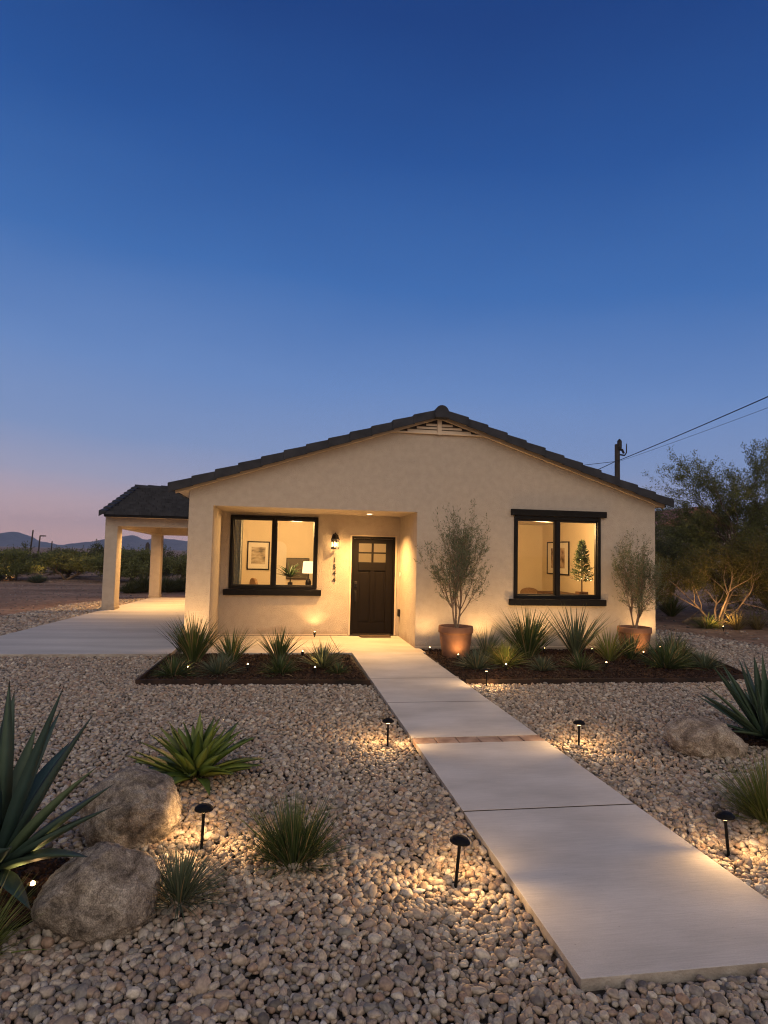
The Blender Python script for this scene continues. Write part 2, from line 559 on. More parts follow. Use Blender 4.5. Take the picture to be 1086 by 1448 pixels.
def mat_stone(name, dark, mid, light, scale=6, crack=True):
    m, nt, b, L = new_mat(name)
    tc = nt.nodes.new('ShaderNodeTexCoord')
    n1 = nt.nodes.new('ShaderNodeTexNoise')
    n1.inputs['Scale'].default_value = scale
    n1.inputs['Detail'].default_value = 12
    n1.inputs['Roughness'].default_value = 0.68
    n1.inputs['Distortion'].default_value = 0.6
    L.new(tc.outputs['Object'], n1.inputs['Vector'])
    r = nt.nodes.new('ShaderNodeValToRGB')
    els = r.color_ramp.elements
    els[0].position, els[1].position = 0.36, 0.66
    els[0].color, els[1].color = (*dark, 1), (*light, 1)
    e = els.new(0.5)
    e.color = (*mid, 1)
    L.new(n1.outputs['Fac'], r.inputs['Fac'])
    n2 = nt.nodes.new('ShaderNodeTexNoise')
    n2.inputs['Scale'].default_value = scale * 5
    n2.inputs['Detail'].default_value = 8
    n2.inputs['Roughness'].default_value = 0.7
    L.new(tc.outputs['Object'], n2.inputs['Vector'])
    mx = nt.nodes.new('ShaderNodeMix')
    mx.data_type = 'RGBA'
    mx.blend_type = 'OVERLAY'
    mx.inputs[0].default_value = 0.95
    L.new(r.outputs[0], mx.inputs[6])
    L.new(n2.outputs['Fac'], mx.inputs[7])
    n4 = nt.nodes.new('ShaderNodeTexNoise')
    n4.inputs['Scale'].default_value = scale * 19
    n4.inputs['Detail'].default_value = 3
    L.new(tc.outputs['Object'], n4.inputs['Vector'])
    m4 = nt.nodes.new('ShaderNodeMapRange')
    m4.inputs[1].default_value = 0.36
    m4.inputs[2].default_value = 0.62
    m4.inputs[3].default_value = 0.62
    m4.inputs[4].default_value = 1.30
    L.new(n4.outputs['Fac'], m4.inputs[0])
    v4 = nt.nodes.new('ShaderNodeVectorMath')
    v4.operation = 'SCALE'
    L.new(mx.outputs[2], v4.inputs[0])
    L.new(m4.outputs[0], v4.inputs['Scale'])
    L.new(v4.outputs[0], b.inputs['Base Color'])
    ad = nt.nodes.new('ShaderNodeMath')
    ad.operation = 'MULTIPLY_ADD'
    ad.inputs[1].default_value = 0.5
    L.new(n2.outputs['Fac'], ad.inputs[0])
    L.new(n1.outputs['Fac'], ad.inputs[2])
    bp = nt.nodes.new('ShaderNodeBump')
    bp.inputs['Strength'].default_value = 1.0
    bp.inputs['Distance'].default_value = 0.035
    L.new(ad.outputs[0], bp.inputs['Height'])
    L.new(bp.outputs[0], b.inputs['Normal'])
    b.inputs['Roughness'].default_value = 0.85
    b.inputs['Specular IOR Level'].default_value = 0.25
    return m


M['boulder'] = mat_stone('granite boulder', (0.085, 0.070, 0.055), (0.265, 0.225, 0.182), (0.47, 0.42, 0.35), 9)
M['boulder_tan'] = mat_stone('tan boulder', (0.13, 0.098, 0.07), (0.30, 0.24, 0.182), (0.46, 0.40, 0.32), 7)
M['mountain'] = mat_stone('mountain rock', (0.055, 0.055, 0.066), (0.085, 0.085, 0.10), (0.13, 0.12, 0.13), 0.03)


def mat_pebble(name, mul=1.0):
    m, nt, b, L = new_mat(name)
    a = nt.nodes.new('ShaderNodeAttribute')
    a.attribute_type = 'INSTANCER'
    a.attribute_name = 'tint'
    r = nt.nodes.new('ShaderNodeValToRGB')
    cols = [(0.06, 0.053, 0.049), (0.17, 0.138, 0.118), (0.29, 0.205, 0.155), (0.19, 0.176, 0.163), (0.34, 0.26, 0.205),
            (0.37, 0.315, 0.27), (0.25, 0.162, 0.118), (0.48, 0.42, 0.365), (0.28, 0.24, 0.21), (0.60, 0.54, 0.48)]
    els = r.color_ramp.elements
    while len(els) < len(cols):
        els.new(0.5)
    for i, c in enumerate(cols):
        els[i].position = i / (len(cols) - 1)
        els[i].color = (c[0] * mul * .985, c[1] * mul, c[2] * mul * .94, 1)
    L.new(a.outputs['Fac'], r.inputs['Fac'])
    tc = nt.nodes.new('ShaderNodeTexCoord')
    n = nt.nodes.new('ShaderNodeTexNoise')
    n.noise_dimensions = '4D'
    n.inputs['Scale'].default_value = 2.2
    n.inputs['Detail'].default_value = 7
    L.new(tc.outputs['Object'], n.inputs['Vector'])
    mw = nt.nodes.new('ShaderNodeMath')
    mw.operation = 'MULTIPLY'
    mw.inputs[1].default_value = 37.0
    L.new(a.outputs['Fac'], mw.inputs[0])
    L.new(mw.outputs[0], n.inputs['W'])
    mr = nt.nodes.new('ShaderNodeMapRange')
    mr.inputs[1].default_value = 0.3
    mr.inputs[2].default_value = 0.7
    mr.inputs[3].default_value = 0.68
    mr.inputs[4].default_value = 1.3
    L.new(n.outputs['Fac'], mr.inputs[0])
    sc = nt.nodes.new('ShaderNodeVectorMath')
    sc.operation = 'SCALE'
    L.new(r.outputs[0], sc.inputs[0])
    L.new(mr.outputs[0], sc.inputs['Scale'])
    L.new(sc.outputs[0], b.inputs['Base Color'])
    b.inputs['Roughness'].default_value = 0.58
    b.inputs['Specular IOR Level'].default_value = 0.45
    return m


M['pebble'] = mat_pebble('river pebble', 0.97)


def mat_chip():
    m, nt, b, L = new_mat('bark mulch chip')
    a = nt.nodes.new('ShaderNodeAttribute')
    a.attribute_type = 'INSTANCER'
    a.attribute_name = 'tint'
    r = nt.nodes.new('ShaderNodeValToRGB')
    els = r.color_ramp.elements
    els[0].color = (0.014, 0.008, 0.006, 1)
    els[1].color = (0.085, 0.045, 0.026, 1)
    L.new(a.outputs['Fac'], r.inputs['Fac'])
    L.new(r.outputs[0], b.inputs['Base Color'])
    b.inputs['Roughness'].default_value = 0.9
    b.inputs['Specular IOR Level'].default_value = 0.15
    return m


M['chip'] = mat_chip()


# ------------------------------------------- scattered ground cover (geometry nodes)
def scatter(name, P, S, Rt, T, mat, kind='pebble', sub=3, variants=8):
    n = len(P)
    me = bpy.data.meshes.new(name)
    me.vertices.add(n)
    me.vertices.foreach_set('co', np.asarray(P, np.float32).ravel())
    for nm, tp, arr in (('scl', 'FLOAT_VECTOR', S), ('rot', 'FLOAT_VECTOR', Rt)):
        at = me.attributes.new(nm, tp, 'POINT')
        at.data.foreach_set('vector', np.asarray(arr, np.float32).ravel())
    at = me.attributes.new('tint', 'FLOAT', 'POINT')
    at.data.foreach_set('value', np.asarray(T, np.float32))
    at = me.attributes.new('pick', 'INT', 'POINT')
    at.data.foreach_set('value', RNG.integers(0, variants, n).astype(np.int32))
    o = link_mesh(name, me, mat)
    ng = bpy.data.node_groups.new(name, 'GeometryNodeTree')
    ng.interface.new_socket('Geometry', in_out='INPUT', socket_type='NodeSocketGeometry')
    ng.interface.new_socket('Geometry', in_out='OUTPUT', socket_type='NodeSocketGeometry')
    N, L = ng.nodes, ng.links
    gi = N.new('NodeGroupInput')
    go = N.new('NodeGroupOutput')
    g2i = N.new('GeometryNodeGeometryToInstance')
    for k in range(variants):
        if kind == 'pebble':
            s = N.new('GeometryNodeMeshIcoSphere')
            s.inputs['Radius'].default_value = 1
            s.inputs['Subdivisions'].default_value = sub
            amt, nsc = 0.75, 0.8
        else:
            s = N.new('GeometryNodeMeshCube')
            s.inputs['Size'].default_value = (2, 2, 2)
            amt, nsc = 1.2, 0.8
        sp = N.new('GeometryNodeSetPosition')
        tx = N.new('ShaderNodeTexNoise')
        tx.noise_dimensions = '4D'
        tx.inputs['Scale'].default_value = nsc
        tx.inputs['Detail'].default_value = 1.5
        tx.inputs['W'].default_value = k * 3.7 + 1
        pos = N.new('GeometryNodeInputPosition')
        L.new(pos.outputs[0], tx.inputs['Vector'])
        sub_ = N.new('ShaderNodeVectorMath')
        sub_.operation = 'SUBTRACT'
        sub_.inputs[1].default_value = (0.5, 0.5, 0.5)
        L.new(tx.outputs['Color'], sub_.inputs[0])
        scn = N.new('ShaderNodeVectorMath')
        scn.operation = 'SCALE'
        scn.inputs['Scale'].default_value = amt
        L.new(sub_.outputs[0], scn.inputs[0])
        L.new(s.outputs['Mesh'], sp.inputs['Geometry'])
        L.new(scn.outputs[0], sp.inputs['Offset'])
        last = sp
        if kind == 'pebble':
            sm = N.new('GeometryNodeSetShadeSmooth')
            L.new(sp.outputs[0], sm.inputs[0])
            last = sm
        mt = N.new('GeometryNodeSetMaterial')
        mt.inputs['Material'].default_value = mat
        L.new(last.outputs[0], mt.inputs[0])
        L.new(mt.outputs[0], g2i.inputs[0])
    iop = N.new('GeometryNodeInstanceOnPoints')
    iop.inputs['Pick Instance'].default_value = True

    def attr(nm, tp):
        a = N.new('GeometryNodeInputNamedAttribute')
        a.data_type = tp
        a.inputs['Name'].default_value = nm
        return [q for q in a.outputs if q.enabled and q.name == 'Attribute'][0]
    L.new(gi.outputs[0], iop.inputs['Points'])
    L.new(g2i.outputs[0], iop.inputs['Instance'])
    L.new(attr('pick', 'INT'), iop.inputs['Instance Index'])
    L.new(attr('rot', 'FLOAT_VECTOR'), iop.inputs['Rotation'])
    L.new(attr('scl', 'FLOAT_VECTOR'), iop.inputs['Scale'])
    L.new(iop.outputs[0], go.inputs[0])
    md = o.modifiers.new('scatter', 'NODES')
    md.node_group = ng
    return o


def inside(poly, x, y):
    c = np.zeros(len(x), bool)
    n = len(poly)
    for i in range(n):
        x0, y0 = poly[i]
        x1, y1 = poly[(i + 1) % n]
        hit = ((y0 > y) != (y1 > y)) & (x < (x1 - x0) * (y - y0) / (y1 - y0 + 1e-12) + x0)
        c ^= hit
    return c


# ------------------------------------------------------------- camera
cam_data = bpy.data.cameras.new('camera')
cam = bpy.data.objects.new('camera', cam_data)
COL.objects.link(cam)
SC.camera = cam
pitch, yaw, roll = 0.0654, 0.1585, 0.02205
fw = Vector((math.sin(yaw) * math.cos(pitch), math.cos(yaw) * math.cos(pitch), math.sin(pitch)))
rt = Vector((math.cos(yaw), -math.sin(yaw), 0))
up = rt.cross(fw)
r2 = rt * math.cos(roll) + up * math.sin(roll)
u2 = -rt * math.sin(roll) + up * math.cos(roll)
cam.matrix_world = Matrix(((r2.x, u2.x, -fw.x, 0), (r2.y, u2.y, -fw.y, 0), (r2.z, u2.z, -fw.z, 1.65), (0, 0, 0, 1)))
cam_data.sensor_fit = 'HORIZONTAL'
cam_data.sensor_width = 36
cam_data.lens = 36 * 900 / 1086
cam_data.clip_start = 0.05
cam_data.clip_end = 20000

# ------------------------------------------------------------- sky
world = bpy.data.worlds.new('World')
SC.world = world
world.use_nodes = True
nt = world.node_tree
N, L = nt.nodes, nt.links
bg = N['Background']
tc = N.new('ShaderNodeTexCoord')
sep = N.new('ShaderNodeSeparateXYZ')
L.new(tc.outputs['Generated'], sep.inputs[0])


def ramp(stops, fac):
    r = N.new('ShaderNodeValToRGB')
    r.color_ramp.interpolation = 'B_SPLINE' if False else 'LINEAR'
    els = r.color_ramp.elements
    while len(els) < len(stops):
        els.new(0.5)
    for i, (p, c) in enumerate(stops):
        els[i].position = p
        els[i].color = (*c, 1)
    L.new(fac, r.inputs['Fac'])
    return r


zx = N.new('ShaderNodeMath')
zx.operation = 'MULTIPLY_ADD'
zx.inputs[1].default_value = 0.055
L.new(sep.outputs['X'], zx.inputs[0])
skn = N.new('ShaderNodeTexNoise')
skn.inputs['Scale'].default_value = 3.5
skn.inputs['Detail'].default_value = 4
skm = N.new('ShaderNodeMapping')
skm.inputs['Scale'].default_value = (1, 1, 3.5)
L.new(tc.outputs['Generated'], skm.inputs[0])
L.new(skm.outputs[0], skn.inputs['Vector'])
skz = N.new('ShaderNodeMath')
skz.operation = 'MULTIPLY_ADD'
skz.inputs[1].default_value = 0.045
L.new(skn.outputs['Fac'], skz.inputs[0])
L.new(sep.outputs['Z'], skz.inputs[2])
sk0 = N.new('ShaderNodeMath')
sk0.operation = 'SUBTRACT'
sk0.inputs[1].default_value = 0.0225
L.new(skz.outputs[0], sk0.inputs[0])
L.new(sk0.outputs[0], zx.inputs[2])
east = ramp([(0.0, lin((232, 186, 178))), (0.045, lin((200, 174, 182))), (0.085, lin((164, 165, 192))), (0.155, lin((130, 152, 196))),
             (0.257, lin((104, 138, 194))), (0.40, lin((62, 109, 176))), (0.55, lin((37, 83, 152))), (0.67, lin((24, 63, 128))),
             (1.0, lin((14, 42, 98)))], zx.outputs[0])
GLOW = 1.0
west = ramp([(0.0, (0.68, 0.43, 0.30)), (0.15, (0.90, 0.64, 0.47)), (0.33, (1.32, 1.08, 0.90)), (0.65, (1.28, 1.15, 1.02)), (1.0, (0.12, 0.18, 0.36))],
            sep.outputs['Z'])
fy = N.new('ShaderNodeMapRange')
fy.interpolation_type = 'SMOOTHSTEP'
fy.inputs[1].default_value = -0.02
fy.inputs[2].default_value = -0.6
L.new(sep.outputs['Y'], fy.inputs[0])
mx = N.new('ShaderNodeMix')
mx.data_type = 'RGBA'
L.new(fy.outputs[0], mx.inputs[0])
L.new(east.outputs[0], mx.inputs[6])
L.new(west.outputs[0], mx.inputs[7])
sky = N.new('ShaderNodeTexSky')
sky.sky_type = 'NISHITA'
sky.sun_disc = False
sky.sun_elevation = RAD(-1.5)
sky.sun_rotation = RAD(195)
sky.ozone_density = 3
ad = N.new('ShaderNodeMix')
ad.data_type = 'RGBA'
ad.blend_type = 'ADD'
ad.inputs[0].default_value = 0.05
L.new(mx.outputs[2], ad.inputs[6])
L.new(sky.outputs[0], ad.inputs[7])
L.new(ad.outputs[2], bg.inputs[0])
bg.inputs[1].default_value = 1.0


# lamps
def lamp(name, kind, loc, watts, col=WARM, parent=None, size=0.02, aim=None, angle=None, blend=0.6):
    d = bpy.data.lights.new(name, kind)
    d.energy = watts
    d.color = col
    if kind in ('POINT', 'SPOT'):
        d.shadow_soft_size = size
    if kind == 'SPOT':
        d.spot_size = RAD(angle or 90)
        d.spot_blend = blend
    o = bpy.data.objects.new(name, d)
    COL.objects.link(o)
    o.location = loc
    if aim is not None:
        o.rotation_euler = Vector(aim).to_track_quat('-Z', 'Y').to_euler()
    if parent is not None:
        o.parent = parent
    return o


sd = bpy.data.lights.new('afterglow', 'SUN')
sd.energy = 0.2
sd.angle = RAD(60)
sd.color = (1.0, 0.78, 0.58)
so = bpy.data.objects.new('afterglow', sd)
COL.objects.link(so)
so.rotation_euler = Vector((0.25, 1, -0.9)).to_track_quat('-Z', 'Y').to_euler()

# ------------------------------------------------------------- terrain
gb = MB()
Rg = 9000  # reaches the horizon
gb.add([(Rg * math.cos(2 * math.pi * k / 64), Rg * math.sin(2 * math.pi * k / 64), -0.035) for k in range(64)], [tuple(range(64))])
tag(gb.build('ground', M['dirt']), kind='structure')

prof = [(-1500, 30), (-1100, 12), (-900, 24), (-702.85, -3.96 + 8), (-620, 9), (-571, 5), (-523, 12.0), (-511, 18.5), (-499.4, 28), (-486, 18.5), (-471, 13),
        (-459, 11), (-436, 6.5), (-410, 5.0), (-391, 5.2), (-375, 10), (-353, 13.5), (-334, 17), (-311, 21), (-295.7, 25.5), (-285, 27.5),
        (-274.6, 22), (-256, 19.5), (-236, 23), (-216, 21.5), (-187, 19), (-135, 17), (3, 12.7), (175, 11), (448, 6.8), (700, 9), (1000, 16), (1500, 8)]
px_, pz_ = np.array([p[0] for p in prof], float), np.array([p[1] for p in prof], float)
xs = np.linspace(-1500, 1500, 700)
zs = np.interp(xs, px_, pz_) + np.array([mnoise.fractal(Vector((x * .035, 2.2, 7)), .8, 2.1, 5) * 2.2 for x in xs])
rows = np.linspace(0, 1, 34)
V = []
for j, t in enumerate(rows):
    y = 1130 + 340 * t
    s = math.sin(min(t / 0.5, 1) * math.pi / 2) ** 1.15 if t <= 0.5 else math.cos((t - 0.5) / 0.5 * math.pi / 2)
    for x, z in zip(xs, zs):
        nz = mnoise.fractal(Vector((x * 0.022, y * 0.03, 0.3)), 1.0, 2.0, 6)
        rid = mnoise.fractal(Vector((x * 0.08, y * 0.012, 4)), 1.0, 2.0, 4)
        k = 1 - abs(t - 0.5) * 2
        V.append((x, y, (z + 2) * s + (nz * 5 + rid * 4) * (s * (1 - k) ** 2 * 2.4) - 1.5 * (1 - k) ** .5 * s + rid * 0.5 * s - 2.2))
nx = len(xs)
F = [(j * nx + i, j * nx + i + 1, (j + 1) * nx + i + 1, (j + 1) * nx + i) for j in range(len(rows) - 1) for i in range(nx - 1)]
tag(mesh_np('mountains', V, F, M['mountain'], smooth=True), kind='structure')

def edge_faces(o):
    o.data.materials.append(M['slab_edge'])
    for p in o.data.polygons:
        if abs(p.normal.z) < .5:
            p.material_index = 1
    return o


# slabs -------------------------------------------------------------
WX0, WX1 = 1.19, 2.36
WZ = 0.036
wk = empty('walkway', (WX0, 2.40, 0))
tag(wk, kind='structure')
gap = 0.016
cuts = [(2.40, 3.995), (3.995 + gap, 5.435), (5.615, 6.935), (6.935 + gap, 8.27), (8.27 + gap, 10.42)]
for y0, y1 in cuts:
    edge_faces(MB().box(WX0, WX1, y0, y1, -0.06, WZ).build('slab', M['concrete'], wk, bev=0.003))
MB().box(WX0 + 0.01, WX1 - 0.01, 2.42, 10.40, -0.06, WZ - 0.022).build('joint_bed', M['soil'], wk)
for yj in (3.995, 6.935, 8.27):
    MB().box(WX0 + 0.004, WX1 - 0.004, yj + .0005, yj + gap - .0005, WZ - 0.021, WZ - 0.0015).build('joint_filler', M['soil'], wk)
pb = MB()
npv = 6
pw = (WX1 - WX0) / npv
for k in range(npv):
    pb.box(WX0 + k * pw + 0.004, WX0 + (k + 1) * pw - 0.004, 5.443, 5.607, -0.05, WZ - 0.001 + RNG.uniform(-.002, .002))
pb.build('paver_band', M['paver'], wk, bev=0.006)

ps = empty('porch_slab', (-1.5, 10.43, 0))
tag(ps, kind='structure')
MB().box(-1.50, 0.985, 10.43, 12.60, -0.06, WZ - 0.002).build('slab', M['concrete_porch'], ps, bev=0.006)
MB().box(0.993, 2.42, 10.43, 12.60, -0.06, WZ - 0.002).build('slab', M['concrete_porch'], ps, bev=0.006)

DRIVE = [(-12.0, 10.25), (-1.62, 10.25), (-1.62, 22.0), (-4.15, 22.0), (-4.50, 17.3), (-4.86, 12.3), (-6.4, 11.35), (-12.0, 10.95)]
dv = empty('driveway', (-4, 12, 0))
tag(dv, kind='structure')
edge_faces(MB().prism_z(DRIVE, -0.06, 0.05).build('slab', M['concrete_drive'], dv, bev=0.004))

BED_L = [(-1.66, 8.21), (1.15, 8.05), (1.15, 10.40), (-1.60, 10.40)]
BED_R = [(2.41, 8.02), (5.9, 7.98), (6.55, 8.22), (6.75, 8.75), (6.98, 9.6), (7.02, 10.88), (2.41, 10.88)]
GRAVEL = [(-14, -3), (12, -3), (12.5, 6), (10.4, 9.2), (9.3, 10.9), (9.35, 12.2), (9.0, 13.2), (8.6, 14), (8.3, 17), (8.2, 24), (6.8, 24), (6.8, 10.9),
          (-1.55, 10.9), (-1.55, 22.2), (-4.0, 22.2), (-4.9, 21.6), (-5.8, 20.0), (-6.35, 16.0), (-7.6, 14.2), (-14, 12.8)]
gbs = MB()
gbs.add([(x, y, -0.012) for x, y in GRAVEL], [tuple(range(len(GRAVEL)))])
tag(gbs.build('gravel_ground', M['gravel_base']), kind='structure')


def ring(cx_, cy_, rx_, ry_, n=26):
    return [(cx_ + rx_ * math.cos(2 * math.pi * k / n) * (1 + .06 * math.sin(3 * k)), cy_ + ry_ * math.sin(2 * math.pi * k / n)) for k in range(n)]


SOIL_A, SOIL_B = ring(-1.42, 3.36, .52, .42), ring(4.55, 5.38, .42, .34)


def mulch_bed(poly, label):
    xs_ = [p[0] for p in poly]
    ys_ = [p[1] for p in poly]
    st = 0.06
    gx = np.arange(min(xs_), max(xs_) + st, st)
    gy = np.arange(min(ys_), max(ys_) + st, st)
    X, Y = np.meshgrid(gx, gy)
    ins = inside(poly, X.ravel(), Y.ravel()).reshape(X.shape)
    Z = np.array([mnoise.fractal(Vector((a * 2.3, b * 2.3, 1)), 1, 2, 5) for a, b in zip(X.ravel(), Y.ravel())]).reshape(X.shape) * 0.022 + 0.012
    idx = np.arange(X.size).reshape(X.shape)
    keep = ins[:-1, :-1] & ins[1:, :-1] & ins[1:, 1:] & ins[:-1, 1:]
    F = np.stack([idx[:-1, :-1][keep], idx[:-1, 1:][keep], idx[1:, 1:][keep], idx[1:, :-1][keep]], 1)
    o = mesh_np('planting_bed', np.stack([X.ravel(), Y.ravel(), Z.ravel()], 1), F, M['soil'], smooth=True)
    tag(o, kind='structure')


mulch_bed(BED_L, '')
mulch_bed(BED_R, '')
mulch_bed(SOIL_A, '')
mulch_bed(SOIL_B, '')


def edging(poly, name, label):
    m = MB()
    for (x0, y0), (x1, y1) in zip(poly[:-1], poly[1:]):
        d = Vector((x1 - x0, y1 - y0, 0)).normalized()
        n = Vector((-d.y, d.x, 0)) * 0.012
        a, b = Vector((x0, y0, 0)) - d * 0.01, Vector((x1, y1, 0)) + d * 0.01
        q = [a - n, b - n, b + n, a + n]
        m.hexa([(p.x, p.y, -0.03) for p in q], [(p.x, p.y, 0.062) for p in q])
    o = m.build('bed_edging', M['steel'])
    tag(o, label, 'garden edging', 'steel edging of the planting beds')


edging([(1.15, 8.04), (-1.68, 8.20), (-1.62, 10.22)], 'bed_edging', 'dark rusty edging strip around the bed in front of the porch window')
edging([(2.40, 8.01), (5.9, 7.97), (6.56, 8.21), (6.77, 8.75), (7.0, 9.6), (7.04, 10.8)], 'bed_edging',
       'dark rusty edging strip around the bed with the two terracotta pots')

# gravel stones -----------------------------------------------------
EXCL = [[(WX0 - .015, 2.375), (WX1 + .015, 2.375), (WX1 + .015, 10.5), (WX0 - .015, 10.5)],
        [(p[0], p[1]) for p in DRIVE],
        [(-1.69, 8.17), (1.2, 8.0), (1.2, 13), (-1.63, 13)],
        [(2.38, 7.97), (5.92, 7.93), (6.6, 8.2), (6.8, 8.72), (7.05, 9.6), (7.09, 10.88), (2.38, 10.9)],
        [(-1.55, 10.4), (6.87, 10.88), (6.87, 30), (-1.55, 30)], SOIL_A, SOIL_B]


def hexgrid(x0, x1, y0, y1, s, jit):
    nx, ny = int((x1 - x0) / s), int((y1 - y0) / (s * 0.866))
    ii, jj = np.meshgrid(np.arange(nx), np.arange(ny))
    x = x0 + (ii + 0.5 * (jj % 2)) * s
    y = y0 + jj * s * 0.866
    x = x.ravel() + RNG.normal(0, jit * s, x.size)
    y = y.ravel() + RNG.normal(0, jit * s, y.size)
    return x, y


def pebble_layer(zones):
    P, S, Rr, T = [], [], [], []
    for (test, x0, x1, y0, y1, s, rmin, rmax, z0, z1) in zones:
        x, y = hexgrid(x0, x1, y0, y1, s, 0.2)
        k = test(x, y) & inside(GRAVEL, x, y)
        for e in EXCL:
            k &= ~inside(e, x, y)
        x, y = x[k], y[k]
        n = len(x)
        r = rmin + (rmax - rmin) * RNG.beta(1.6, 2.6, n)
        e1 = RNG.uniform(1.0, 1.5, n)
        e2 = RNG.uniform(0.8, 1.05, n)
        e3 = RNG.uniform(0.6, 0.95, n)
        S.append(np.stack([r * e1, r * e2, r * e3], 1))
        Rr.append(np.stack([RNG.normal(0, 0.35, n), RNG.normal(0, 0.35, n), RNG.uniform(0, 6.283, n)], 1))
        bump = np.sin(x * 3.1 + 1) * np.sin(y * 2.7) * 0.006
        P.append(np.stack([x, y, RNG.uniform(z0, z1, n) + bump], 1))
        T.append(np.clip(RNG.beta(1.5, 1.5, n), 0, 1))
    return [np.concatenate(q) for q in (P, S, Rr, T)]


frus = lambda x, y: (x > -0.50 * y - 1.4) & (x < 0.86 * y + 1.5)
near = pebble_layer([(frus, -5, 7, 1.2, 4.6, 0.0295, 0.0095, 0.0225, -0.006, 0.009),
                     (frus, -5, 7, 1.2, 4.6, 0.072, 0.012, 0.031, 0.007, 0.017)])
o = scatter('gravel', *near, M['pebble'], sub=3)
tag(o, 'rounded tan and grey river pebbles covering the front yard near the camera', 'gravel', kind='stuff')
far = pebble_layer([(frus, -8, 11, 4.6, 11.2, 0.037, 0.011, 0.023, -0.006, 0.009),
                    (frus, -8, 11, 4.6, 11.2, 0.088, 0.013, 0.028, 0.006, 0.016),
                    (frus, -14, 12, 11.2, 22, 0.085, 0.026, 0.050, -0.006, 0.012)])
o = scatter('gravel', *far, M['pebble'], sub=2)
tag(o, 'small pale gravel stones spread between the beds and the side of the house', 'gravel', kind='stuff')

# bark chips in the beds
cx, cy, cz = [], [], []
for poly in (BED_L, BED_R, SOIL_A, SOIL_B):
    xs_ = [p[0] for p in poly]
    ys_ = [p[1] for p in poly]
    n = int((max(xs_) - min(xs_)) * (max(ys_) - min(ys_)) * 1300)
    x = RNG.uniform(min(xs_) + .02, max(xs_) - .02, n)
    y = RNG.uniform(min(ys_) + .02, max(ys_) - .02, n)
    k = inside(poly, x, y)
    cx.append(x[k])
    cy.append(y[k])
cx, cy = np.concatenate(cx), np.concatenate(cy)
n = len(cx)
cz = np.array([mnoise.fractal(Vector((a * 2.3, b * 2.3, 1)), 1, 2, 5) for a, b in zip(cx, cy)]) * 0.022 + 0.016
l_ = RNG.uniform(0.010, 0.032, n)
o = scatter('mulch', np.stack([cx, cy, cz], 1), np.stack([l_, l_ * RNG.uniform(.25, .5, n), l_ * RNG.uniform(.1, .25, n)], 1),
            np.stack([RNG.normal(0, .4, n), RNG.normal(0, .4, n), RNG.uniform(0, 6.28, n)], 1), RNG.beta(1.2, 2.5, n), M['chip'], kind='chip', variants=4)
tag(o, 'dark brown bark mulch covering both planting beds', 'mulch', kind='stuff')

# clods and small stones on the bare dirt left and right
n = 9000
x = np.concatenate([RNG.uniform(-26, -4, n), RNG.uniform(8, 24, n // 2)])
y = np.concatenate([RNG.uniform(12, 46, n), RNG.uniform(10, 32, n // 2)])
k = ~inside(GRAVEL, x, y)
for e in EXCL:
    k &= ~inside(e, x, y)
x, y = x[k], y[k]
n = len(x)
r = 0.012 + 0.05 * RNG.beta(1, 6, n)
o = scatter('dirt_stones', np.stack([x, y, np.full(n, -0.03)], 1), np.stack([r * RNG.uniform(1, 1.6, n), r, r * .6], 1),
            np.stack([RNG.normal(0, .3, n), RNG.normal(0, .3, n), RNG.uniform(0, 6.28, n)], 1), RNG.beta(1, 2.5, n) * .7, M['pebble'], sub=2)
tag(o, 'small stones and clods lying on the bare desert dirt', 'stones', kind='stuff')

# ------------------------------------------------------------- house
YF, YR = 10.90, 12.52           # front face, face of the recessed entry
HX0, HX1, RX = -1.53, 6.86, 2.70
SL = 0.334
APEX = 4.13
top = lambda x: APEX - SL * abs(x - RX)
HB = 23.2

house = empty('house', (RX, YF, 0))
tag(house, 'single storey cream stucco house with charcoal gable roof and lit windows', 'house')
w = MB()


def col(x0, x1, z0, y0=YF, y1=YF + 0.2, ztop=None):
    xsx = [x0] + ([RX] if x0 < RX < x1 else []) + [x1]
    if ztop is None:
        w.prism_y([(x0, z0), (x1, z0)] + [(q, top(q)) for q in reversed(xsx)], y0, y1)
    else:
        w.box(x0, x1, y0, y1, z0, ztop)


PX0, PX1, PZ = -1.14, 2.335, 2.39
WRX0, WRX1, WRZ0, WRZ1 = 4.11, 5.77, 0.905, 2.385
col(HX0, PX0, -0.05)
col(PX0, PX1, PZ)
col(PX1, WRX0, -0.05)
col(WRX0, WRX1, -0.05, ztop=WRZ0)
col(WRX0, WRX1, WRZ1)
col(WRX1, HX1, -0.05)
w.build('front_wall', M['stucco'], house)
w = MB()
w.box(HX0, HX0 + 0.2, YF + 0.2, HB, -0.05, top(HX0))
w.build('side_wall', M['stucco'], house)
w = MB()
w.box(HX1 - 0.2, HX1, YF + 0.2, HB, -0.05, top(HX1))
w.build('side_wall', M['stucco'], house)
w = MB()
w.prism_y([(HX0, -0.05), (HX1, -0.05), (HX1, top(HX1)), (RX, APEX), (HX0, top(HX0))], HB, HB + 0.2)
w.build('rear_wall', M['stucco'], house)
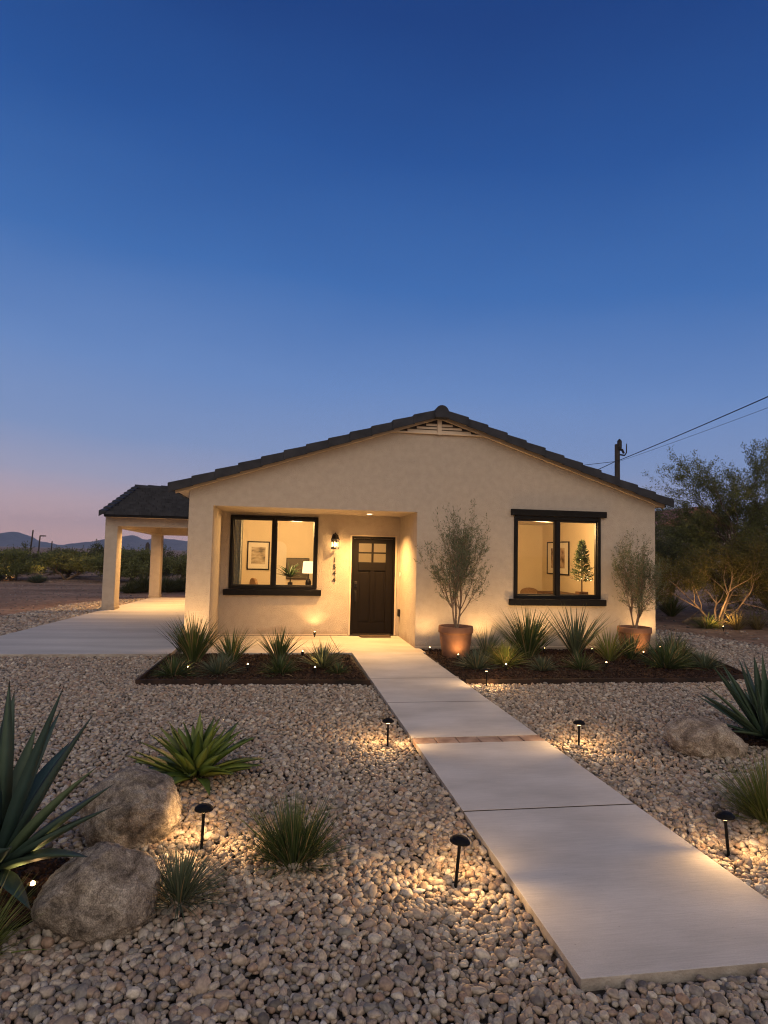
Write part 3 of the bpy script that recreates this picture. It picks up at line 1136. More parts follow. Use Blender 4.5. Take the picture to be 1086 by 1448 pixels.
# recessed entry
WLX0, WLX1, WLZ0, WLZ1 = -0.975, 0.705, 0.922, 2.337
DX0, DX1, DZ1 = 1.375, 2.245, 1.985
w = MB()
w.box(PX0, WLX0, YR, YR + 0.2, -0.05, PZ + 0.1)
w.box(WLX0, WLX1, YR, YR + 0.2, -0.05, WLZ0)
w.box(WLX0, WLX1, YR, YR + 0.2, WLZ1, PZ + 0.1)
w.box(WLX1, DX0, YR, YR + 0.2, -0.05, PZ + 0.1)
w.box(DX0, DX1, YR, YR + 0.2, DZ1, PZ + 0.1)
w.box(DX1, PX1, YR, YR + 0.2, -0.05, PZ + 0.1)
w.box(HX0 + 0.2, PX0, YF + 0.2, YR + 0.2, -0.05, PZ + 0.1)
w.box(PX1, PX1 + 0.2, YF + 0.2, YR + 0.2, -0.05, PZ + 0.1)
w.build('entry_wall', M['stucco'], house)
MB().box(PX0, PX1, YF + 0.2, YR, PZ + 0.003, PZ + 0.06).build('porch_ceiling', M['stucco'], house)
# stucco weep screed line at the wall foot
m = MB()
m.box(PX1 - 0.002, HX1 + 0.004, YF - 0.006, YF + 0.0, 0.045, 0.062)
m.box(PX0, DX0 - 0.05, YR - 0.006, YR, 0.05, 0.065)
m.build('weep_screed', M['trim_paint'], house)

# roof
roof_root = None


def slope_course(m, side, n=13, y0=YF - 0.12, y1=HB + 0.3, over=0.27):
    ex = HX0 - over if side < 0 else HX1 + over * 0.75
    z_at = lambda x: APEX + 0.03 - SL * abs(x - RX)
    for k in range(n):
        xa = RX + (ex - RX) * k / n
        xb = RX + (ex - RX) * (k + 1) / n
        xb2 = xb + (ex - RX) / n * 0.12
        za, zb = z_at(xa), z_at(xb2)
        lo, hi = (xb2, xa) if side < 0 else (xa, xb2)
        zl, zh = (zb, za) if side < 0 else (za, zb)
        bl, bh = (0.065, 0.03) if side < 0 else (0.03, 0.065)
        m.hexa([(lo, y0, zl), (hi, y0, zh), (hi, y1, zh), (lo, y1, zl)],
               [(lo, y0, zl + bl), (hi, y0, zh + bh), (hi, y1, zh + bh), (lo, y1, zl + bl)])


m = MB()
slope_course(m, -1)
slope_course(m, 1)
roof = m.build('roof', M['tile'], house)
# rake tiles, each lower end lying on the next
m = MB()
for side in (-1, 1):
    ex = HX0 - 0.29 if side < 0 else HX1 + 0.23
    n = 12
    for k in range(n):
        xa = RX + side * 0.10 + (ex - RX - side * 0.10) * k / n
        xb = RX + side * 0.10 + (ex - RX - side * 0.10) * (k + 1) / n
        xb2 = xb + side * 0.035
        za = APEX - SL * abs(xa - RX) + RNG.uniform(-.004, .004)
        zb = APEX - SL * abs(xb2 - RX) + RNG.uniform(-.004, .004)
        a = dict(x=xa, t=za + 0.085, b=za - 0.062)
        b = dict(x=xb2, t=zb + 0.118, b=zb - 0.048)
        l, h = (b, a) if side < 0 else (a, b)
        yo = YF - 0.185
        ya = 0.0 if l is a else -0.016
        yb = 0.0 if h is a else -0.016
        m.hexa([(l['x'], yo + ya, l['b']), (h['x'], yo + yb, h['b']), (h['x'], yo + 0.15, h['b'] + 0.07), (l['x'], yo + 0.15, l['b'] + 0.07)],
               [(l['x'], yo + ya, l['t']), (h['x'], yo + yb, h['t']), (h['x'], yo + 0.22, h['t'] + 0.0), (l['x'], yo + 0.22, l['t'] + 0.0)])
m.build('rake_tiles', M['tile'], roof, bev=0.012)
m = MB()
ny = 22
for k in range(ny):
    y0 = YF - 0.22 + k * 0.56
    r0, r1 = 0.125, 0.11
    vs, fs = [], []
    nn = 10
    for (yy, rr) in ((y0, r0), (y0 + 0.60, r1)):
        for q in range(nn + 1):
            a = math.pi * q / nn
            vs.append((RX + rr * math.cos(a), yy, APEX + 0.005 + rr * 1.05 * math.sin(a)))
        vs.append((RX - rr, yy, APEX - 0.085))
        vs.append((RX + rr, yy, APEX - 0.085))
    c = nn + 3
    for q in range(c):
        q2 = (q + 1) % c
        fs.append((q2, q, q + c, q2 + c))
    fs.append(tuple(range(c)))
    fs.append(tuple(range(2 * c - 1, c - 1, -1)))
    m.add(vs, fs)
m.build('ridge_cap', M['tile'], roof, bev=0.008)
# rake board and eave soffits
m = MB()
for x0, x1 in ((HX0 - 0.22, RX), (RX, HX1 + 0.16)):
    m.prism_y([(x0, top(x0) - 0.075), (x1, top(x1) - 0.075), (x1, top(x1) + 0.0), (x0, top(x0) + 0.0)], YF - 0.06, YF - 0.003)
m.build('rake_board', M['trim_paint'], house)
m = MB()
m.box(HX0 - 0.23, HX0 - 0.002, YF - 0.05, HB, top(HX0) - 0.10, top(HX0) - 0.075)
m.build('soffit', M['trim_paint'], house)
m = MB()
m.box(HX1 + 0.002, HX1 + 0.17, YF - 0.05, HB, top(HX1) - 0.10, top(HX1) - 0.075)
m.build('soffit', M['trim_paint'], house)
m = MB()
m.box(HX0 - 0.25, HX0 - 0.232, YF - 0.05, HB, top(HX0) - 0.11, top(HX0) - 0.02)
m.build('fascia', M['black'], house)
m = MB()
m.box(HX1 + 0.172, HX1 + 0.19, YF - 0.05, HB, top(HX1) - 0.11, top(HX1) - 0.02)
m.build('fascia', M['black'], house)
# gable vent: triangle of louvres with a middle post
VZ0 = 3.80
vent = MB()
hw = lambda z: (APEX - 0.06 - z) / SL
vent.prism_y([(RX - hw(VZ0), VZ0), (RX + hw(VZ0), VZ0), (RX, APEX - 0.06)], YF - 0.006, YF - 0.002)
vent = vent.build('gable_vent', M['pole'], house)
m = MB()
for k in range(4):
    z = VZ0 + 0.008 + k * 0.056
    for s in (-1, 1):
        xo, xi = RX + s * (hw(z + 0.05) - 0.06), RX + s * 0.04
        if abs(xo - RX) < 0.09:
            continue
        l, h = min(xo, xi), max(xo, xi)
        m.hexa([(l, YF - 0.036, z), (h, YF - 0.036, z), (h, YF - 0.006, z + 0.016), (l, YF - 0.006, z + 0.016)],
               [(l, YF - 0.036, z + 0.030), (h, YF - 0.036, z + 0.030), (h, YF - 0.006, z + 0.050), (l, YF - 0.006, z + 0.050)])
m.build('slats', M['trim_paint'], vent)
m = MB()
m.box(RX - 0.038, RX + 0.038, YF - 0.05, YF - 0.004, VZ0 - 0.03, APEX - 0.08)
m.box(RX - hw(VZ0) - 0.02, RX - 0.04, YF - 0.045, YF - 0.004, VZ0 - 0.022, VZ0 + 0.006)
m.box(RX + 0.04, RX + hw(VZ0) + 0.02, YF - 0.045, YF - 0.004, VZ0 - 0.022, VZ0 + 0.006)
m.build('frame', M['trim_paint'], vent)


# windows
def window(x0, x1, z0, z1, yf, header, sill):
    cxm = (x0 + x1) / 2
    f = MB()
    t = 0.062
    y0, y1 = yf - 0.03, yf + 0.075
    f.box(x0 + .004, x0 + t, y0, y1, z0 + .004, z1 - .004)
    f.box(x1 - t, x1 - .004, y0, y1, z0 + .004, z1 - .004)
    f.box(x0 + t, x1 - t, y0, y1, z1 - t, z1 - .004)
    f.box(x0 + t, x1 - t, y0, y1, z0 + .004, z0 + t)
    f.box(cxm - 0.036, cxm + 0.036, y0 + .004, y1, z0 + t, z1 - t)
    fr = f.build('window', M['black'], house, bev=0.006)
    s = MB()
    q = 0.02
    for a, b in ((x0 + t, cxm - .036), (cxm + .036, x1 - t)):
        s.box(a, a + q, y0 + .04, y1, z0 + t, z1 - t)
        s.box(b - q, b, y0 + .04, y1, z0 + t, z1 - t)
        s.box(a + q, b - q, y0 + .04, y1, z1 - t - q * 1.6, z1 - t)
        s.box(a + q, b - q, y0 + .04, y1, z0 + t, z0 + t + q)
    s.build('sash', M['bronze'], fr)
    for a, b in ((x0 + t, cxm - .036), (cxm + .036, x1 - t)):
        g = MB()
        g.add([(a, yf + .045, z0 + t), (b, yf + .045, z0 + t), (b, yf + .045, z1 - t), (a, yf + .045, z1 - t)], [(0, 1, 2, 3)])
        g.build('pane', M['glass'], fr)
    lt = MB()
    lt.box(x0 + t + .0, x0 + t + .03, y0 - .018, y0, (z0 + z1) / 2 - .03, (z0 + z1) / 2 + .03)
    if header:
        MB().box(x0 - 0.065, x1 + 0.105, yf - 0.055, yf - 0.001, z1 + 0.006, z1 + 0.118).build('header', M['black'], fr, bev=0.008)
    if sill:
        MB().box(x0 - 0.09, x1 + 0.085, yf - 0.075, yf - 0.001, z0 - 0.118, z0 - 0.004).build('sill', M['black'], fr, bev=0.008)
    return fr


window(WLX0, WLX1, WLZ0, WLZ1, YR, False, True)
window(WRX0, WRX1, WRZ0, WRZ1, YF, True, True)

# front door
d = MB()
d.box(DX0 + .004, DX0 + 0.04, YR - 0.022, YR + 0.10, 0.047, DZ1 - .004)
d.box(DX1 - 0.04, DX1 - .004, YR - 0.022, YR + 0.10, 0.047, DZ1 - .004)
d.box(DX0 + 0.04, DX1 - 0.04, YR - 0.022, YR + 0.10, DZ1 - 0.045, DZ1 - .004)
fr = d.build('door_frame', M['door'], house, bev=0.005)
dx0, dx1, dz0, dz1 = DX0 + 0.043, DX1 - 0.043, 0.075, DZ1 - 0.048
LX = [(1.517, 1.775), (1.815, 2.062)]
LZ = [(1.475, 1.645), (1.675, 1.845)]
d = MB()
y0, y1 = YR + 0.012, YR + 0.055
d.box(dx0, LX[0][0], y0, y1, dz0, dz1)
d.box(LX[1][1], dx1, y0, y1, dz0, dz1)
d.box(LX[0][0], LX[1][1], y0, y1, LZ[1][1], dz1)
d.box(LX[0][0], LX[1][1], y0, y1, 1.31, LZ[0][0])
d.box(LX[0][1], LX[1][0], y0, y1, LZ[0][0], LZ[1][1])
d.box(LX[0][0], LX[0][1], y0, y1, LZ[0][1], LZ[1][0])
d.box(LX[1][0], LX[1][1], y0, y1, LZ[0][1], LZ[1][0])
# stiles, rails and two long raised panels
d.box(LX[0][0], LX[1][1], y0, y1, dz0, 0.285)
d.box(LX[0][1] - .02, LX[1][0] + .02, y0, y1, 0.285, 1.31)
for a, b in ((LX[0][0], LX[0][1] - .02), (LX[1][0] + .02, LX[1][1])):
    d.box(a, b, y0 + 0.018, y1, 0.285, 1.31)
    d.box(a + 0.035, b - 0.035, y0 + 0.007, y0 + .02, 0.32, 1.275)
door = d.build('door', M['door'], house, bev=0.004)
for a, b in LX:
    for c, e in LZ:
        MB().add([(a, YR + .035, c), (b, YR + .035, c), (b, YR + .035, e), (a, YR + .035, e)], [(0, 1, 2, 3)]).build('pane', M['glass'], door)
h = MB()
h.box(1.44, 1.495, y0 - 0.012, y0 - .001, 0.98, 1.09)
h.lathe([(0.024, 0), (0.024, 0.01)], 12, (1.467, y0 - .02, 1.045))
h.box(1.445, 1.49, y0 - 0.012, y0 - .001, 0.70, 0.92)
h.tube([(1.467, y0 - .01, 0.90), (1.467, y0 - .055, 0.875), (1.467, y0 - .06, 0.80), (1.467, y0 - .055, 0.735), (1.467, y0 - .01, 0.715)], [0.010] * 5, 8)
h.build('handle', M['bronze'], door, bev=0.003)
MB().box(DX0 + .005, DX1 - .005, YR - 0.035, YR + .10, 0.044, 0.066).build('threshold', M['bronze'], house, bev=0.004)
m = MB()
for x in (DX0 - 0.034, DX1 + 0.002):
    m.box(x, x + 0.032, YR - 0.014, YR - 0.001, 0.045, DZ1 + 0.02)
m.box(DX0 - 0.002, DX1 + 0.002, YR - 0.014, YR - 0.001, DZ1 + 0.001, DZ1 + 0.02)
m.build('door_casing', M['trim_paint'], house)

# wall lantern
lx, ly = 1.035, YR
m = MB()
m.box(lx - .045, lx + .045, ly - .018, ly - .001, 1.84, 2.02)
m.tube([(lx, ly - .015, 1.97), (lx, ly - .06, 1.985), (lx, ly - .10, 1.96)], [.011, .011, .011], 8)
m.lathe([(.088, 0), (.088, .012), (.075, .02), (.058, .085), (.052, .09), (.03, .10), (.012, .125), (.004, .14)], 4, (lx, ly - .10, 1.905))
m.lathe([(.075, 0), (.075, .014)], 4, (lx, ly - .10, 1.715))
for s in range(4):
    a = math.pi / 2 * s
    m.box(lx + .072 * math.cos(a) - .006, lx + .072 * math.cos(a) + .006, ly - .10 + .072 * math.sin(a) - .006, ly - .10 + .072 * math.sin(a) + .006, 1.72, 1.912)
lant = m.build('wall_lantern', M['bronze'], house)
MB().lathe([(.012, 0), (.022, .02), (.026, .05), (.018, .085), (.010, .10)], 12, (lx, ly - .10, 1.76)).build('bulb', M['bulb'], lant, smooth=True)
MB().lathe([(.066, 0), (.066, .17)], 4, (lx, ly - .10, 1.731), cap=False).build('lantern_glass', M['glass'], lant)
lamp('lantern_lamp', 'POINT', (lx, ly - .10, 1.81), 34, (1.0, 0.52, 0.17), size=0.03)

# house number, one digit below the other
for ch, z in (('1', 1.505), ('5', 1.370), ('4', 1.245), ('4', 1.118)):
    c = bpy.data.curves.new('digit', 'FONT')
    c.body = ch
    c.size = 0.135
    c.extrude = 0.006
    c.align_x = 'CENTER'
    c.align_y = 'CENTER'
    tmp = bpy.data.objects.new('digit', c)
    COL.objects.link(tmp)
    bpy.context.view_layer.update()
    me = bpy.data.meshes.new_from_object(tmp.evaluated_get(bpy.context.evaluated_depsgraph_get()))
    me.materials.clear()
    bpy.data.objects.remove(tmp)
    bpy.data.curves.remove(c)
    o = link_mesh('house_number', me, M['bronze'], house)
    o.location = Vector((1.04, YR - 0.012, z)) - house.location
    o.rotation_euler = (RAD(90), 0, 0)
# outlet with cover on the side of the entry, and door bell
m = MB()
m.box(PX1 - .045, PX1 - .001, 12.32, 12.42, 0.43, 0.57)
ol = m.build('electrical_outlet', M['bronze'], house, bev=0.008)
MB().box(PX1 - .02, PX1 - .001, 12.36, 12.40, 1.21, 1.29).build('doorbell', M['white'], house, bev=0.004)


def can(x, y, z, parent, watts, blend=0.8, angle=130):
    m = MB()
    m.lathe([(.075, 0.0), (.075, -.006), (.055, -.008), (.055, -.002)], 20, (x, y, z), cap=False)
    c = m.build('recessed_light', M['white'], parent)
    MB().lathe([(.054, -.0035), (.001, -.0035)], 20, (x, y, z), cap=False).build('lens', M['can'], c)
    lamp('can_lamp', 'SPOT', (x, y, z - 0.02), watts, (1.0, 0.53, 0.17), size=0.05, aim=(0, 0.0, -1), angle=angle, blend=blend)


can(1.62, 11.85, PZ, house, 720)

# rooms behind the windows
YI = YR + 0.2
ZC = 2.46
m = MB()


def room(m, x0, x1, y0, y1, z1):
    t = 0.05
    m.box(x0 - t, x0, y0, y1 + t, 0, z1)
    m.box(x1, x1 + t, y0, y1 + t, 0, z1)
    m.box(x0, x1, y1, y1 + t, 0, z1)


room(m, -1.30, 3.25, YI, 15.55, ZC)
m.box(3.42, 3.47, YF + .2, 15.42, 0, ZC)
m.box(3.42, 6.62, 15.42, 15.47, 0, ZC)
m.box(6.58, 6.62, YF + .2, 15.42, 0, ZC)
m.build('interior_wall', M['interior'], house)
m = MB()
m.box(-1.3, 3.3, YI, 15.6, -0.03, 0.05)
m.box(3.42, 6.62, YF + .2, 15.45, -0.03, 0.05)
m.build('interior_floor', M['wood_floor'], house)
m = MB()
m.box(-1.32, 3.3, YI, 15.62, ZC + .001, ZC + 0.06)
m.box(3.40, 6.64, YF + .2, 15.48, ZC + .001, ZC + 0.06)
m.build('interior_ceiling', M['ceiling'], house)
# arched doorway on the back wall
m = MB()
ax0, ax1 = -0.22, 0.13
pts = [(ax0, 0.05), (ax1, 0.05), (ax1, 1.72)] + [((ax0 + ax1) / 2 + (ax1 - ax0) / 2 * math.cos(math.pi * q / 10), 1.72 + .17 * math.sin(math.pi * q / 10)) for q in range(1, 10)] + [(ax0, 1.72)]
m.prism_y(pts, 15.535, 15.549)
m.build('archway', M['ceiling'], house)

for x, y, wts, nm in ((0.3, 13.35, 62, 'round flush ceiling light in the room behind the porch window'), (5.0, 11.68, 62, 'round flush ceiling light in the room behind the right window')):
    cl = empty('ceiling_light', (x, y, ZC))
    tag(cl, nm, 'ceiling light')
    MB().lathe([(.17, 0), (.17, -.03), (.16, -.035)], 24, (x, y, ZC)).build('base', M['white'], cl)
    MB().lathe([(.155, -.036), (.13, -.06), (.06, -.075), (.005, -.08)], 24, (x, y, ZC)).build('diffuser', M['bulb_soft'], cl, smooth=True)
    lamp('room_lamp', 'POINT', (x, y, ZC - 0.28), wts * (3.1 if x < 2 else 3.7), (1.0, 0.58, 0.225), size=0.12)


# furniture seen through the glass
def framed(name_label, corners, depth_dir, print_mat):
    """corners: origin point, along vector, width, z0, z1 ; depth_dir points into the room"""
    (ox, oy), (ux, uy), wid, z0, z1 = corners
    nx_, ny_ = depth_dir
    root = empty('framed_print', (ox + ux * wid / 2, oy + uy * wid / 2, z0))
    tag(root, name_label, 'framed print')

    def slab(a, b, c, e, d0, d1, nm, mt):
        m = MB()
        q = [(ox + ux * a + nx_ * d0, oy + uy * a + ny_ * d0), (ox + ux * b + nx_ * d0, oy + uy * b + ny_ * d0),
             (ox + ux * b + nx_ * d1, oy + uy * b + ny_ * d1), (ox + ux * a + nx_ * d1, oy + uy * a + ny_ * d1)]
        m.hexa([(x, y, c) for x, y in q], [(x, y, e) for x, y in q])
        return m
    t = 0.028
    f = MB()
    for a, b, c, e in ((0, t, z0, z1), (wid - t, wid, z0, z1), (t, wid - t, z0, z0 + t), (t, wid - t, z1 - t, z1)):
        k = slab(a, b, c, e, 0.004, 0.03, '', None)
        f.add(k.v, k.f)
    f.build('frame', M['black'], root)
    slab(t, wid - t, z0 + t, z1 - t, 0.004, 0.016, '', None).build('mount', M['paper'], root)
    iw, ih = wid * 0.19, (z1 - z0) * 0.2
    slab(iw, wid - iw, z0 + ih, z1 - ih, 0.017, 0.019, '', None).build('print', print_mat, root)


framed('black framed landscape print on the wall behind the porch window', ((-0.80, 15.55), (1, 0), 0.53, 1.20, 1.88), (0, -1), M['print'])
framed('black framed abstract print on the side wall behind the right window', ((6.58, 15.08), (0, -1), 1.22, 1.24, 2.03), (-1, 0), M['print_two'])

# television on a low stand
tv = empty('television', (0.40, 15.40, 0.98))
tag(tv, 'dark flat television on the back wall behind the lamp', 'television')
MB().box(0.13, 0.68, 15.49, 15.53, 1.0, 1.50).build('bezel', M['black'], tv, bev=0.004)
MB().box(0.142, 0.668, 15.484, 15.489, 1.012, 1.488).build('screen', M['screen'], tv)


def console(x0, x1, y0, y1, ztop, label):
    root = empty('console_table', ((x0 + x1) / 2, (y0 + y1) / 2, 0.05))
    tag(root, label, 'console table')
    MB().box(x0, x1, y0, y1, ztop - 0.035, ztop).build('table_top', M['walnut'], root, bev=0.004)
    for x in (x0 + .03, x1 - .03):
        for y in (y0 + .03, y1 - .03):
            MB().box(x - .02, x + .02, y - .02, y + .02, 0.051, ztop - 0.036).build('leg', M['walnut'], root)


console(-0.05, 0.95, 13.02, 13.38, 0.925, 'dark wood console table holding the palm and lamp inside')
console(5.35, 6.30, 11.45, 11.85, 0.90, 'dark wood console table under the small fir inside the right window')

# table lamp
tl = empty('table_lamp', (0.57, 13.2, 0.926))
tag(tl, 'table lamp with lit cream drum shade inside the porch window', 'table lamp')
MB().lathe([(.045, 0), (.058, .02), (.06, .10), (.045, .15), (.018, .19), (.014, .25), (.008, .30)], 18, (0.57, 13.2, 0.926)).build('base', M['bronze'], tl, smooth=True)
MB().lathe([(.132, .29), (.112, .53)], 28, (0.57, 13.2, 0.926), cap=False).build('lamp_shade', M['shade'], tl, smooth=True)
lamp('table_lamp_bulb', 'POINT', (0.57, 13.2, 1.50), 3, WARM2, size=0.04)


# generic blade plant -------------------------------------------------
def blades(n, length, width, tilt, droop, seg=6, jit=0.25, thick=0, base_r=0.03, prof='grass', rng=None, az=None, tip_bias=None):
    """n curved leaves rising from one crown; returns vertices, faces and a per-vertex random value"""
    rng = rng or RNG
    Vs, Fs, Rs = [], [], []
    for i in range(n):
        a = rng.uniform(0, 2 * math.pi) if az is None else az[i]
        tl_ = tilt[0] + (tilt[1] - tilt[0]) * (rng.random() ** 0.8 if tip_bias is None else tip_bias[i])
        Ln = length * rng.uniform(1 - jit, 1 + jit * 0.6)
        wd = width * rng.uniform(0.75, 1.2)
        dr = droop * rng.uniform(0.3, 1.4)
        ca, sa = math.cos(a), math.sin(a)
        side = np.array([-sa, ca, 0])
        p = np.array([ca, sa, 0]) * base_r * rng.random() ** .5 * (0.3 + tl_)
        th = tl_
        tw = rng.normal(0, .25)
        rv = rng.random()
        st = len(Vs)
        for k in range(seg + 1):
            t = k / seg
            dirv = np.array([ca * math.sin(th), sa * math.sin(th), math.cos(th)])
            nrm = np.array([-ca * math.cos(th), -sa * math.cos(th), math.sin(th)])
            sd_ = side * math.cos(tw) + nrm * math.sin(tw)
            nr = nrm * math.cos(tw) - side * math.sin(tw)
            if prof == 'grass':
                wk_ = wd * (0.55 + 0.45 * min(1, t * 4)) * (1 - t ** 2.2)
            elif prof == 'agave':
                wk_ = wd * (0.62 + 0.38 * math.sin(min(t / 0.42, 1) * math.pi / 2)) * (1 - max(0, (t - .36) / .64) ** 1.6)
            else:
                wk_ = wd * math.sin(math.pi * min(1, .12 + t * .88)) ** .8
            wk_ = max(wk_, 0.0006)
            h_ = wk_ * 0.5
            if thick:
                tk = thick * wk_
                Vs += [p - sd_ * h_ + nr * tk * .9, p + nr * tk * .15, p + sd_ * h_ + nr * tk * .9, p - nr * tk]
            else:
                Vs += [p - sd_ * h_ + nr * h_ * .5, p.copy(), p + sd_ * h_ + nr * h_ * .5]
            p = p + dirv * Ln / seg
            th = min(th + dr / seg, 2.6)
        c = 4 if thick else 3
        Rs += [(rv, k / seg) for k in range(seg + 1) for _ in range(c)]
        for k in range(seg):
            b0, b1 = st + k * c, st + (k + 1) * c
            if thick:
                for q in range(4):
                    q2 = (q + 1) % 4
                    Fs.append((b0 + q, b0 + q2, b1 + q2, b1 + q))
            else:
                Fs.append((b0, b0 + 1, b1 + 1, b1))
                Fs.append((b0 + 1, b0 + 2, b1 + 2, b1 + 1))
    return np.array(Vs), np.array(Fs), np.array(Rs)


def merge(*parts):
    V, F, R, n = [], [], [], 0
    for v, f, r in parts:
        V.append(v)
        F.append(f + n)
        R.append(r)
        n += len(v)
    return np.concatenate(V), np.concatenate(F), np.concatenate(R)


def plant(name, x, y, z, parts, mat, label, cat, group=None):
    V, F, R = merge(*parts) if isinstance(parts, list) else parts
    V = V.copy()
    V[:, 2] = np.maximum(V[:, 2], 0.004)
    o = mesh_np(name, V, F, mat, None, (x, y, z), R, smooth=True)
    tag(o, label, cat, group)
    return o


# indoor palm
pm = empty('potted_palm', (0.20, 13.2, 0.926))
tag(pm, 'small dark palm in a pot beside the lamp inside', 'potted palm')
MB().lathe([(.04, 0), (.052, .06), (.05, .10)], 14, (0.20, 13.2, 0.926)).build('pot', M['bronze'], pm, smooth=True)
MB().tube([(0.20, 13.2, 1.02), (.203, 13.2, 1.14)], [.014, .010], 6).build('trunk', M['bark'], pm)
v, f, r = blades(46, .34, .036, (.1, 1.2), .9, prof='grass')
v[:, 2] += 0.20
mesh_np('foliage', v, f, M['palm_leaf'], pm, None, r)

# indoor fir with small lights
ft = empty('potted_fir', (5.78, 11.65, 0.901))
tag(ft, 'small indoor fir tree with tiny lights behind the right window', 'fir tree')
MB().box(5.69, 5.87, 11.56, 11.74, 0.902, 1.0).build('planter', M['walnut'], ft, bev=0.004)
MB().tube([(5.78, 11.65, 0.99), (5.78, 11.65, 1.5), (5.775, 11.65, 1.93)], [.016, .010, .003], 6).build('trunk', M['bark'], ft)
Vn, Fn, Rn = [], [], []
pl = []
for k in range(330):
    t = RNG.random() ** .8
    z = 1.16 + t * 0.80
    rad = (0.26 * min(1, (z - 1.02) / .22)) * (1 - t * 0.93)
    a = RNG.uniform(0, 6.283)
    rad *= RNG.uniform(.55, 1.2)
    for q in range(9):
        s = rad * RNG.uniform(.2, 1)
        p = np.array([math.cos(a) * s, math.sin(a) * s, z - 0.901 + s * .35])
        dd = np.array([math.cos(a + RNG.normal(0, .7)), math.sin(a + RNG.normal(0, .7)), RNG.uniform(.1, .9)])
        dd /= np.linalg.norm(dd)
        sd_ = np.cross(dd, RNG.normal(0, 1, 3))
        sd_ /= np.linalg.norm(sd_)
        ln, wd = RNG.uniform(.035, .07), .008
        b0 = len(Vn)
        Vn += [p, p + dd * ln * .5 - sd_ * wd, p + dd * ln, p + dd * ln * .5 + sd_ * wd]
        Fn.append((b0, b0 + 1, b0 + 2, b0 + 3))
        Rn += [RNG.random()] * 4
mesh_np('foliage', Vn, Fn, M['fir_leaf'], ft, None, Rn)
for k in range(14):
    t = RNG.random()
    a = RNG.uniform(3.3, 6.1)
    rr = 0.20 * (1 - t * .9)
    MB().lathe([(.003, 0), (.0075, .006), (.003, .012)], 8, (5.78 + rr * math.cos(a), 11.65 + rr * math.sin(a), 1.18 + t * .6)).build('tiny_light', M['twinkle'], ft)


def chair(x, y, rot, label, zb=1.05):
    root = empty('dining_chair', (0, 0, 0))
    tag(root, label, 'chair')
    MB().box(-.22, .22, -.22, .22, .42, .50).build('seat', M['tan_fabric'], root, bev=.02)
    m = MB()
    pts = [(-.22, .50), (.22, .50), (.22, zb - .16)] + [(.22 * math.cos(math.pi * q / 8), zb - .16 + .11 * math.sin(math.pi * q / 8)) for q in range(1, 8)] + [(-.22, zb - .16)]
    m.prism_y(pts, .20, .26)
    m.build('backrest', M['tan_fabric'], root, bev=.015)
    for sx in (-.19, .19):
        for sy in (-.19, .19):
            MB().tube([(sx, sy, 0), (sx * .95, sy * .95, .42)], [.016, .02], 8).build('leg', M['walnut'], root)
    root.location = (x, y, 0.051)
    root.rotation_euler = (0, 0, rot)


chair(-0.80, 14.45, RAD(-70), 'tan upholstered chair under the landscape print inside')
chair(5.40, 14.6, RAD(20), 'tan chair at the left edge inside the right window', .93)
chair(5.93, 14.75, RAD(-30), 'tan chair near the room corner inside the right window', .90)
bs = empty('sideboard', (6.2, 13.9, .05))
tag(bs, 'low walnut sideboard beside the fir inside the right window', 'sideboard')
MB().box(5.98, 6.52, 13.2, 14.3, .12, .86).build('cabinet', M['walnut'], bs, bev=.005)
MB().box(5.972, 5.98, 13.25, 13.73, .2, .79).build('door', M['tan_fabric'], bs)
MB().box(5.972, 5.98, 13.77, 14.25, .2, .79).build('door', M['tan_fabric'], bs)

# curtain, gathered folds beside the porch window
nn = 40
V, F = [], []
for k in range(nn + 1):
    t = k / nn
    x = -1.02 + t * 0.26
    y = 12.86 + 0.022 * math.sin(t * 34) + .006 * math.sin(t * 71)
    V += [(x, y, 0.07), (x, y, 2.36)]
for k in range(nn):
    F.append((2 * k, 2 * k + 2, 2 * k + 3, 2 * k + 1))
o = mesh_np('curtain', V, F, M['curtain'], smooth=True)
sm = o.modifiers.new('cloth', 'SOLIDIFY')
sm.thickness = .003
tag(o, 'grey green linen curtain gathered at the left of the porch window', 'curtain')

# doormat
m = MB()
pts = []
for cx_, cy_, a0 in ((1.60, 12.28, 180), (2.10, 12.28, 270), (2.10, 12.46, 0), (1.60, 12.46, 90)):
    for q in range(6):
        a = RAD(a0 + q * 18)
        pts.append((cx_ + .05 * math.cos(a), cy_ + .05 * math.sin(a)))
m.prism_z(pts, 0.0435, 0.056)
tag(m.build('doormat', M['mat_fibre']), 'brown coir doormat with rounded corners before the front door', 'doormat')

# ------------------------------------------------------------- carport
cp = empty('carport', (-3.1, 17.3, 0))
tag(cp, 'open stucco carport with charcoal tiled roof joined to the house side', 'carport')
CY = 17.46


def column(x0, x1, y0, y1):
    c = MB().box(x0, x1, y0, y1, 0.04, 2.215).build('column', M['stucco'], cp, bev=.012)
    MB().box(x0 - .018, x1 + .018, y0 - .018, y1 + .018, 0.045, 0.13).build('base', M['stucco'], c, bev=.01)


